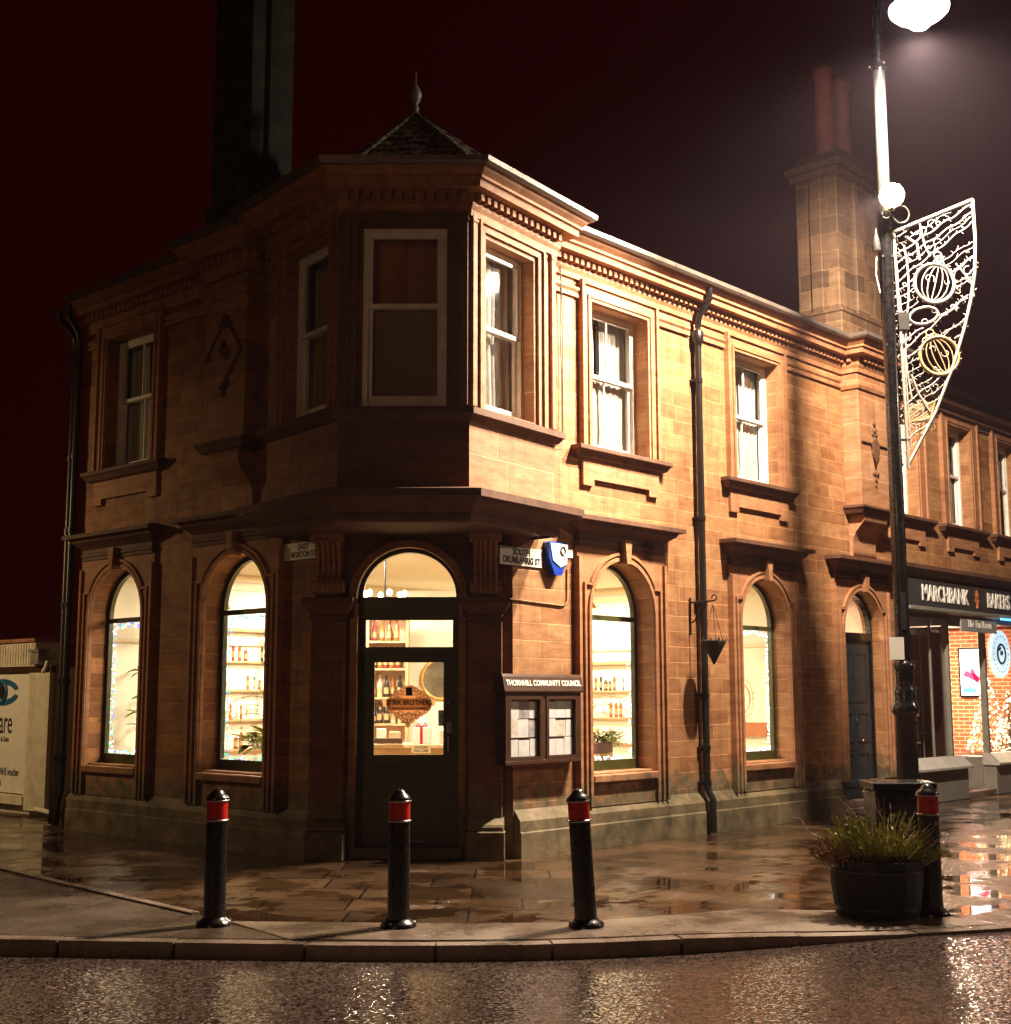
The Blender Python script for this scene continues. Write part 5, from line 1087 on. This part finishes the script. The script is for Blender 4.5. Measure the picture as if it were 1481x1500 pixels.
def tuft(name, cx_, cy_, z, n, rad, h, mat, label, seed, lean=.5, w=.006, feather=0, cat='plant', curl=.2):
    rnd = random.Random(seed); t = thing(name, (cx_, cy_, z), label, cat); q = MB(); f = MB()
    for i in range(n):
        a = rnd.uniform(0, 2*PI); r0 = rad*math.sqrt(rnd.random()); p = Vector((r0*math.cos(a), r0*math.sin(a), 0)); hh = h*rnd.uniform(.45, 1)*(1-.35*r0/rad)
        d = Vector((math.cos(a)*lean*(r0/rad+.2)+rnd.uniform(-.2, .2), math.sin(a)*lean*(r0/rad+.2)+rnd.uniform(-.2, .2), 1)).normalized()
        pts = [p]; k = 5
        for j in range(k):
            d = (d+Vector((math.cos(a), math.sin(a), -.2))*curl*.3*rnd.random()+Vector((rnd.uniform(-1, 1), rnd.uniform(-1, 1), 0))*curl*.25).normalized(); pts.append(pts[-1]+d*hh/k)
        q.tube(pts, [w*(1-j/(k+1)) for j in range(k+1)], 4, cap=False)
        if feather:
            for j in range(feather):
                tt = rnd.uniform(.15, 1)*k; i0 = min(k-1, int(tt)); b = pts[i0].lerp(pts[i0+1], tt-i0); dd = (Vector((rnd.uniform(-1, 1), rnd.uniform(-1, 1), rnd.uniform(.1, 1))).normalized()+d*.4).normalized(); L = rnd.uniform(.015, .045); s_ = dd.cross(Vector((rnd.random(), rnd.random(), rnd.random()))).normalized()*L*.16
                f.add([b-s_, b+s_, b+dd*L], [(0, 1, 2)])
    q.put('stems', mat[0], W[t], t)
    if feather: f.put('foliage', mat[1], W[t], t)
M['heath'] = leafmat('conifer_green', (.10, .12, .015), (.42, .38, .06)); M['twig'] = plain('pale_dry_twigs', (.50, .38, .26), .7, var=.3); M['brownleaf'] = leafmat('brown_leaves', (.12, .05, .025), (.30, .15, .07)); M['stemg'] = plain('green_stem', (.08, .08, .02), .6)
tuft('conifer_shrub', PX+.02, PY+.0, .38, 210, .24, .50, (M['stemg'], M['heath']), 'feathery bright green shrub in the middle of the barrel planter', 11, .75, .004, 60, 'shrub')
tuft('conifer_shrub', PX-.05, PY+.13, .38, 12, .05, .60, (M['stemg'], M['heath']), 'single tall green sprig rising behind the bright green shrub', 16, .1, .005, 90, 'shrub')
tuft('brown_heather', PX-.22, PY+.15, .38, 130, .14, .30, (M['twig'], M['brownleaf']), 'low brown heather at the left of the barrel planter', 12, .9, .003, 26, 'shrub')
tuft('heather', PX+.17, PY-.18, .38, 170, .15, .34, (M['twig'], M['heath']), 'low green and brown heather spilling over the right side of the barrel planter', 13, 1.2, .003, 24, 'shrub')
tuft('dry_twigs', PX+.14, PY-.06, .38, 80, .17, .66, (M['twig'], M['brownleaf']), 'pale dry twigs standing at the right of the green shrub', 14, .6, .0045, 6, 'twigs', .8)
t = thing('bare_stem', (PX-.20, PY+.2, .38), 'single long bare stem leaning out to the left of the planter', 'stem')
q = MB(); q.tube([RV*-.02, RV*-.10+ZV*.12, RV*-.16+ZV*.22, RV*-.24+ZV*.25, RV*-.30+ZV*.36, RV*-.37+ZV*.37], [.005, .004, .004, .005, .004, .002], 5); q.put('stem', M['twig'], W[t], t)
t = thing('bare_stem', (PX+.22, PY-.22, .38), 'long curved bare stem arching out to the right past the bollard', 'stem')
q = MB(); q.tube([RV*0, RV*.12+ZV*.06, RV*.22+ZV*.10, RV*.27+ZV*.20, RV*.29+ZV*.32], [.004]*4+[.002], 5); q.tube([RV*.1+ZV*.05, RV*.2-ZV*.05, RV*.26+ZV*.02, RV*.30+ZV*.06], [.003]*3+[.001], 5); q.put('stem', M['twig'], W[t], t)
# litter bin
t = thing('litter_bin', (11.48, 5.67, 0), 'square black litter bin behind the barrel planter', 'litter bin', rz=CA-PI/2)
q = MB(); q.box((-.26, -.22, .04), (.26, .22, .86)); q.put('body', M['black'], W[t], t, bevel=.02); q = MB(); q.box((-.285, -.24, .86), (.285, .24, .93)); q.box((-.27, -.23, .80), (.27, .23, .83)); q.put('lid', M['black'], W[t], t, bevel=.012); q = MB(); q.box((-.24, -.2, 0), (.24, .2, .04)); q.put('base', M['iron'], W[t], t)
q = MB(); q.box((-.14, -.226, .62), (.14, -.221, .74)); q.put('slot', M['ink'], W[t], t)

# ------------------------------------------------------------------ street lamp
LPX, LPY = 14.69, 7.12
lp = thing('street_lamp', (LPX, LPY, 0), 'tall black street lamp post with a long arm and glowing bowl lantern', 'street lamp')
q = MB(); q.lathe([(.15, 0), (.15, .08), (.125, .12), (.12, 1.46), (.135, 1.48), (.16, 1.51), (.16, 1.56), (.138, 1.60), (.125, 1.66), (.13, 1.74), (.115, 1.78), (.105, 1.82), (.105, 1.98), (.12, 2.01), (.125, 2.05), (.095, 2.09), (.082, 2.10)], (LPX, LPY, 0), 24); q.put('base_column', M['black'], Matrix(), lp)
q = MB(); q.lathe([(.088, 2.1), (.080, 7.55)], (LPX, LPY, 0), 20); q.put('lower_shaft', M['black'], Matrix(), lp)
LM = Vector((13.95, 6.23, 9.53))
q = MB(); q.lathe([(.078, 7.55), (.073, 9.43)], (LPX, LPY, 0), 20); q.put('upper_shaft', M['silver'], Matrix(), lp)
arm = [(LPX, LPY, 9.40), (LPX, LPY, 10.1), (LPX-.12, LPY-.14, 10.5), (LPX-.38, LPY-.45, 10.68), (LM.x+.10, LM.y+.12, 10.5), (LM.x, LM.y, 10.25), (LM.x, LM.y, 9.86)]
q = MB(); q.tube(arm, [.05]*4+[.04]*3, 10); q.lathe([(.085, 9.40), (.09, 9.44), (.06, 9.5)], (LPX, LPY, 0), 16)
q.put('arm', M['black'], Matrix(), lp)
q = MB()
for a in (0, 2.1, 4.2): q.ball((LPX+.11*math.cos(a), LPY+.11*math.sin(a), 9.46), .02, 8)
q.put('bolt', M['chrome'], Matrix(), lp)
q = MB(); q.lathe([(.06, .36), (.09, .34), (.12, .26), (.22, .20), (.34, .12), (.355, .08)], (LM.x, LM.y, 9.53), 28); q.put('lantern_hood', M['black'], Matrix(), lp)
bowl = emit('lamp_bowl_glow', (1, .90, .78), 200)
q = MB(); q.lathe([(.335, .085), (.33, .04), (.27, -.02), (.19, -.05), (.15, -.09), (.10, -.15), (.04, -.17), (.001, -.175)], (LM.x, LM.y, 9.53), 28); q.put('bowl', bowl, Matrix(), lp)
q = MB(); pv_ = Vector((LPX, LPY, 0)); q.obox(pv_-FV*.10-RV*.10+ZV*2.24, RV*.085, -FV*.006, ZV*.13); sgn = q.put('number_plate', M['signw'], Matrix(), lp)
q = MB(); q.lathe([(.084, 2.44), (.0845, 2.92)], (LPX, LPY, 0), 20); q.put('warning_band', plain('yellow_band', (.55, .33, .03), .5), Matrix(), lp)
q = MB(); q.obox(pv_-FV*.09+ZV*2.68, RV*.03, -FV*.003, ZV*.22); q.put('warning_text_strip', M['ink'], Matrix(), lp)
# floodlight on the post and scroll
t = thing('post_light', (LPX, LPY, 7.65), 'small round glowing lamp fixed to the post above the decoration', 'lamp')
pf = pv_-FV*.16+RV*.05
q = MB(); q.ball((pf.x, pf.y, 7.72), .15, 16); q.put('globe', emit('globe_glow', (1, .80, .42), 22), Matrix(), t)
q = MB(); q.tube([(LPX, LPY, 7.56), (pf.x, pf.y, 7.56), (pf.x, pf.y, 7.62)], .02, 8)
q.tube([Vector((pf.x, pf.y, 7.48))+RV*(.10+.10*math.cos(a))+ZV*.11*math.sin(a) for a in [2*PI*i/16-PI for i in range(16)]], .012, 6)
q.tube([Vector((pf.x, pf.y, 7.48))-RV*(.08+.05*math.cos(a))+ZV*.05*math.sin(a) for a in [2*PI*i/12 for i in range(12)]], .012, 6); q.put('scroll_bracket', M['silver'], Matrix(), t)
t = thing('photocell_box', (LPX-.13, LPY+.1, 7.0), 'small pale electrical box with a hanging cable high on the lamp post', 'electrical box')
pc = pv_-RV*.13-FV*.05
q = MB(); q.lathe([(.046, 7.06), (.05, 7.13), (.033, 7.22), (.014, 7.3), (.011, 7.35)], (pc.x, pc.y, 0), 12); q.put('housing', M['silver'], Matrix(), t); q = MB(); q.tube([pc+ZV*7.06, pc+ZV*6.76-RV*.02, pc+ZV*6.53+RV*.02], .008, 6); q.put('cable', M['signw'], Matrix(), t)

# ------------------------------------------------------------------ christmas motif on the post; s along RV, z up
DM = 15.6
FX = Fr(FV*DM, RV)
MK = .9204
t = thing('christmas_motif', FX.at(5.15, 5.84, 0), 'white wire christmas decoration of baubles and stars hung on the lamp post', 'decoration')
mw_ = plain('white_rope_light', (.40, .37, .32), .5, var=.06); my_ = plain('yellowed_rope_light', (.45, .32, .15), .5)
q = MB()
fr_pts = [(5.15, 7.78), (6.22, 8.23), (6.23, 7.7), (6.20, 7.22), (6.13, 6.85), (6.02, 6.45), (5.86, 5.97), (5.60, 5.35), (5.22, 4.66)]
q.tube([(x, z, 0) for x, z in fr_pts[:2]], .024, 8)
sm = []
for i in range(1, len(fr_pts)-1):
    for k in range(6): a, b = Vector(fr_pts[i]), Vector(fr_pts[i+1]); p = a.lerp(b, k/6); sm.append((p.x, p.y, 0))
sm.append((5.22, 4.66, 0)); q.tube(sm, .022, 8); q.tube([(5.15, 7.78, 0), (5.19, 6.2, 0), (5.22, 4.60, 0)], .022, 8); q.tube([(5.20, 6.9, 0), (5.24, 5.6, 0), (5.26, 4.9, 0)], .010, 6)
q.sc(MK).put('frame', mw_, FX.M, t)
def bx_(s0, z0, s1, z1):            # widest extent of the outline at height z
    pass
def right_edge(z):
    for a, b in zip(fr_pts[1:-1], fr_pts[2:]):
        if b[1] <= z <= a[1]: return a[0]+(b[0]-a[0])*(a[1]-z)/(a[1]-b[1])
    return fr_pts[1][0]-(z > 8.2)*9
def top_at(x): return 7.78+(x-5.15)*.42
q = MB(); rnd = random.Random(77); wires = []
for k in range(34):                 # slanting garland wires, rising to the right
    sl = .74+rnd.uniform(-.10, .10); z0 = 4.6+k*.12; x = 5.19; pts = []
    while True:
        z = z0+(x-5.19)*sl
        if z > top_at(x)-.02 or x > right_edge(z)-.01: break
        inball = any((x-cx_)**2+(z-cz_)**2 < rr**2 for cx_, cz_, rr in ((5.66, 7.08, .27), (5.68, 6.10, .26), (5.50, 6.64, .15)))
        if inball:
            if len(pts) > 2: wires.append(pts)
            pts = []
        else: pts.append((x, z+.015*math.sin(x*21+k), 0))
        x += .05
    if len(pts) > 2: wires.append(pts)
for pts in wires: q.tube(pts, .0045 if rnd.random() < .75 else .010, 5)
q.sc(MK).put('garland_wire', mw_, FX.M, t)
q = MB()
for pts in wires+[sm, [(5.15, 7.78-.1*i, 0) for i in range(31)]]:
    for (x, z, _) in pts:
        for kk in range(2):
            a = rnd.choice((.6, 2.2, -.9, -2.4, 1.5))+rnd.uniform(-.3, .3); L = rnd.uniform(.03, .055); x_ = x+rnd.uniform(-.02, .02)
            if rnd.random() < .6: q.tube([(x_, z, 0), (x_+L*math.cos(a), z+L*math.sin(a), rnd.uniform(-.02, .02))], .005, 4)
q.sc(MK).put('bulb', mw_, FX.M, t)
def bauble(cx_, cz_, r_, mat, tilt):
    q = MB(); n = 36; ct, st_ = math.cos(tilt), math.sin(tilt)
    def pt(u, v): return (cx_+u*ct-v*st_, cz_+u*st_+v*ct, 0)
    q.tube([pt(r_*math.cos(2*PI*i/n), r_*math.sin(2*PI*i/n)) for i in range(n+1)], .020, 6)
    q.tube([pt(r_*.93*math.cos(2*PI*i/n), r_*.93*math.sin(2*PI*i/n)) for i in range(n+1)], .009, 6)
    for e in (-.62, -.3, .05, .38, .68):
        q.tube([pt(r_*e*math.cos(a), r_*.92*math.sin(a)) for a in [PI*(-.5+i/16) for i in range(17)]], .009, 5)
    q.tube([pt(.05*math.cos(a), r_+.07+.05*math.sin(a)) for a in [2*PI*i/14 for i in range(15)]], .012, 6); q.tube([pt(-.07, r_+.01), pt(-.06, r_+.045), pt(.06, r_+.045), pt(.07, r_+.01)], .012, 6)
    for i in range(22): a = 2*PI*i/22; q.tube([pt(r_*math.cos(a), r_*math.sin(a)), pt((r_+.04)*math.cos(a+.1), (r_+.04)*math.sin(a+.1))], .006, 4)
    q.sc(MK).put('bauble', mat, FX.M, t)
bauble(5.66, 7.08, .265, mw_, -.25); bauble(5.68, 6.10, .255, my_, .35)
q = MB(); q.tube([(5.50+.19*math.cos(a)*.95-.05*math.sin(a), 6.64+.10*math.sin(a)+.06*math.cos(a), 0) for a in [2*PI*i/28 for i in range(29)]], .019, 6)
q.tube([(5.28+.04*math.sin(a*2), 7.6-a*.62, 0) for a in [i*.16 for i in range(22)]], .014, 6); q.tube([(5.5, 7.9, 0), (5.55, 7.6, 0), (5.62, 7.45, 0)], .014, 6); q.tube([(5.30, 7.72, 0), (5.45, 7.62, 0), (5.48, 7.40, 0)], .020, 6); q.tube([(5.95, 7.35, 0), (6.15, 7.1, 0), (6.17, 6.9, 0)], .015, 6); q.tube([(5.30, 5.85, 0), (5.38, 5.6, 0), (5.52, 5.35, 0)], .018, 6)
for i in range(34):
    z = rnd.uniform(5.0, 7.9); x = rnd.uniform(5.25, min(6.15, right_edge(z)-.06)); r_ = rnd.uniform(.03, .075); a0 = rnd.uniform(0, 6)
    q.tube([(x+r_*(1-.06*j)*math.cos(a0+j*.6), z+r_*(1-.06*j)*math.sin(a0+j*.6), rnd.uniform(-.005, .005)) for j in range(rnd.randint(6, 12))], .0075, 4)
q.tube([(5.72+.05*math.cos(a), 7.46+.05*math.sin(a), 0) for a in [2*PI*i/14 for i in range(15)]], .012, 5); q.sc(MK).put('scroll', mw_, FX.M, t)
q = MB()
for k in range(5): q.tube([(5.40+(.16+.01*k)*math.cos(a)*1.0, 5.34+(.11+.008*k)*math.sin(a+.3*k), 0) for a in [2*PI*i/20 for i in range(21)]], .008, 5)
for k in range(7): q.tube([(5.26+.05*k, 5.24-.01*k, 0), (5.30+.05*k, 5.12, 0), (5.24+.05*k, 5.0+.02*k, 0)], .006, 4)
q.sc(MK).put('wreath', my_, FX.M, t)
for z in (6.25, 4.98, 7.45): MB().box((4.98, z-.015, -.02), (5.24, z+.015, .02)).sc(MK).put('clamp', M['silver'], FX.M, t)
MB().box((5.16, 6.45, -.03), (5.30, 6.68, .03)).sc(MK).put('junction_plate', M['silver'], FX.M, t)

# ------------------------------------------------------------------ lights
def lamp(kind, name, loc, energy, col, size=.1, target=None, **kw):
    l = bpy.data.lights.new(name, kind); l.energy = energy; l.color = col
    if kind == 'AREA': l.size = size
    elif kind == 'SUN': l.angle = size
    else: l.shadow_soft_size = size
    for k, v in kw.items(): setattr(l, k, v)
    o = bpy.data.objects.new(name, l); COL.objects.link(o); o.location = loc
    if target is not None: o.rotation_euler = (Vector(target)-Vector(loc)).to_track_quat('-Z', 'Y').to_euler()
    return o
lamp('SPOT', 'lantern_light', (LM.x, LM.y, 9.27), 8200, (1, .80, .60), .12, target=(LM.x+2.2, LM.y+.8, 0), spot_size=R(166), spot_blend=.6)
lamp('SPOT', 'post_lamp_light', (pf.x-.20, pf.y-.02, 7.64), 5200, (1, .80, .58), .06, target=(10.4, 9.2, 4.0), spot_size=R(74), spot_blend=.8)
lamp('SPOT', 'side_street_lamp', (4.2, 20.4, 5.2), 900, (1, .66, .30), .10, target=(9.7, 18.6, 1.0), spot_size=R(120), spot_blend=1.0)
lamp('POINT', 'front_fill_lamp', (-21, -4, 9), 1200, (1, .60, .27), .3)  # unseen fill added behind the camera to lift the front bay
lamp('SPOT', 'south_street_lamp', (22, -3.5, 8.0), 1500, (1, .72, .50), .15, target=(9, 6, 0), spot_size=R(60), spot_blend=.6)
for i, (x, y) in enumerate(((11.2, 12.9), (13.6, 12.0), (15.8, 13.4), (12.4, 14.6))):
    lamp('AREA', 'shop_ceiling_light', (x, y, 3.42), 225, (1, .86, .64), .5)
lamp('AREA', 'bakery_ceiling_light', (23.3, 11.2, 3.2), 620, (1, .72, .48), .6)
lamp('AREA', 'hall_light', (18.5, 11.0, 3.3), 160, (1, .78, .5), .4)

hz = MB(); hz.box((-6, -9, -1.3), (62, 30, 13)); mt = bpy.data.materials.new('lamp_glow_haze'); mt.use_nodes = True; nt = mt.node_tree; nt.nodes.clear()
o_ = nd(nt, 'ShaderNodeOutputMaterial'); pvn = nd(nt, 'ShaderNodeVolumePrincipled'); pvn.inputs['Color'].default_value = (.88, .72, .92, 1); pvn.inputs['Density'].default_value = .00062; pvn.inputs['Anisotropy'].default_value = .55
nt.links.new(pvn.outputs[0], o_.inputs['Volume']); tag(hz.put('glow_haze', mt), kind='stuff')  # thin volume added to spread a glow round the lamp
# ------------------------------------------------------------------ world, render settings
w = bpy.data.worlds.new('World'); sc.world = w; w.use_nodes = True
bg = w.node_tree.nodes['Background']; bg.inputs[0].default_value = (1, .02, .03, 1); bg.inputs[1].default_value = .0092
sc.view_settings.view_transform = 'Standard'; sc.view_settings.look = 'None'; sc.view_settings.exposure = 0; sc.view_settings.gamma = 1
sc.render.engine = 'CYCLES'; cy = sc.cycles
cy.use_denoising = True; cy.max_bounces = 6; cy.diffuse_bounces = 3; cy.glossy_bounces = 3; cy.transparent_max_bounces = 12; cy.transmission_bounces = 3
cy.sample_clamp_indirect = 4; cy.caustics_reflective = False; cy.caustics_refractive = False; cy.use_adaptive_sampling = True; cy.adaptive_threshold = .02
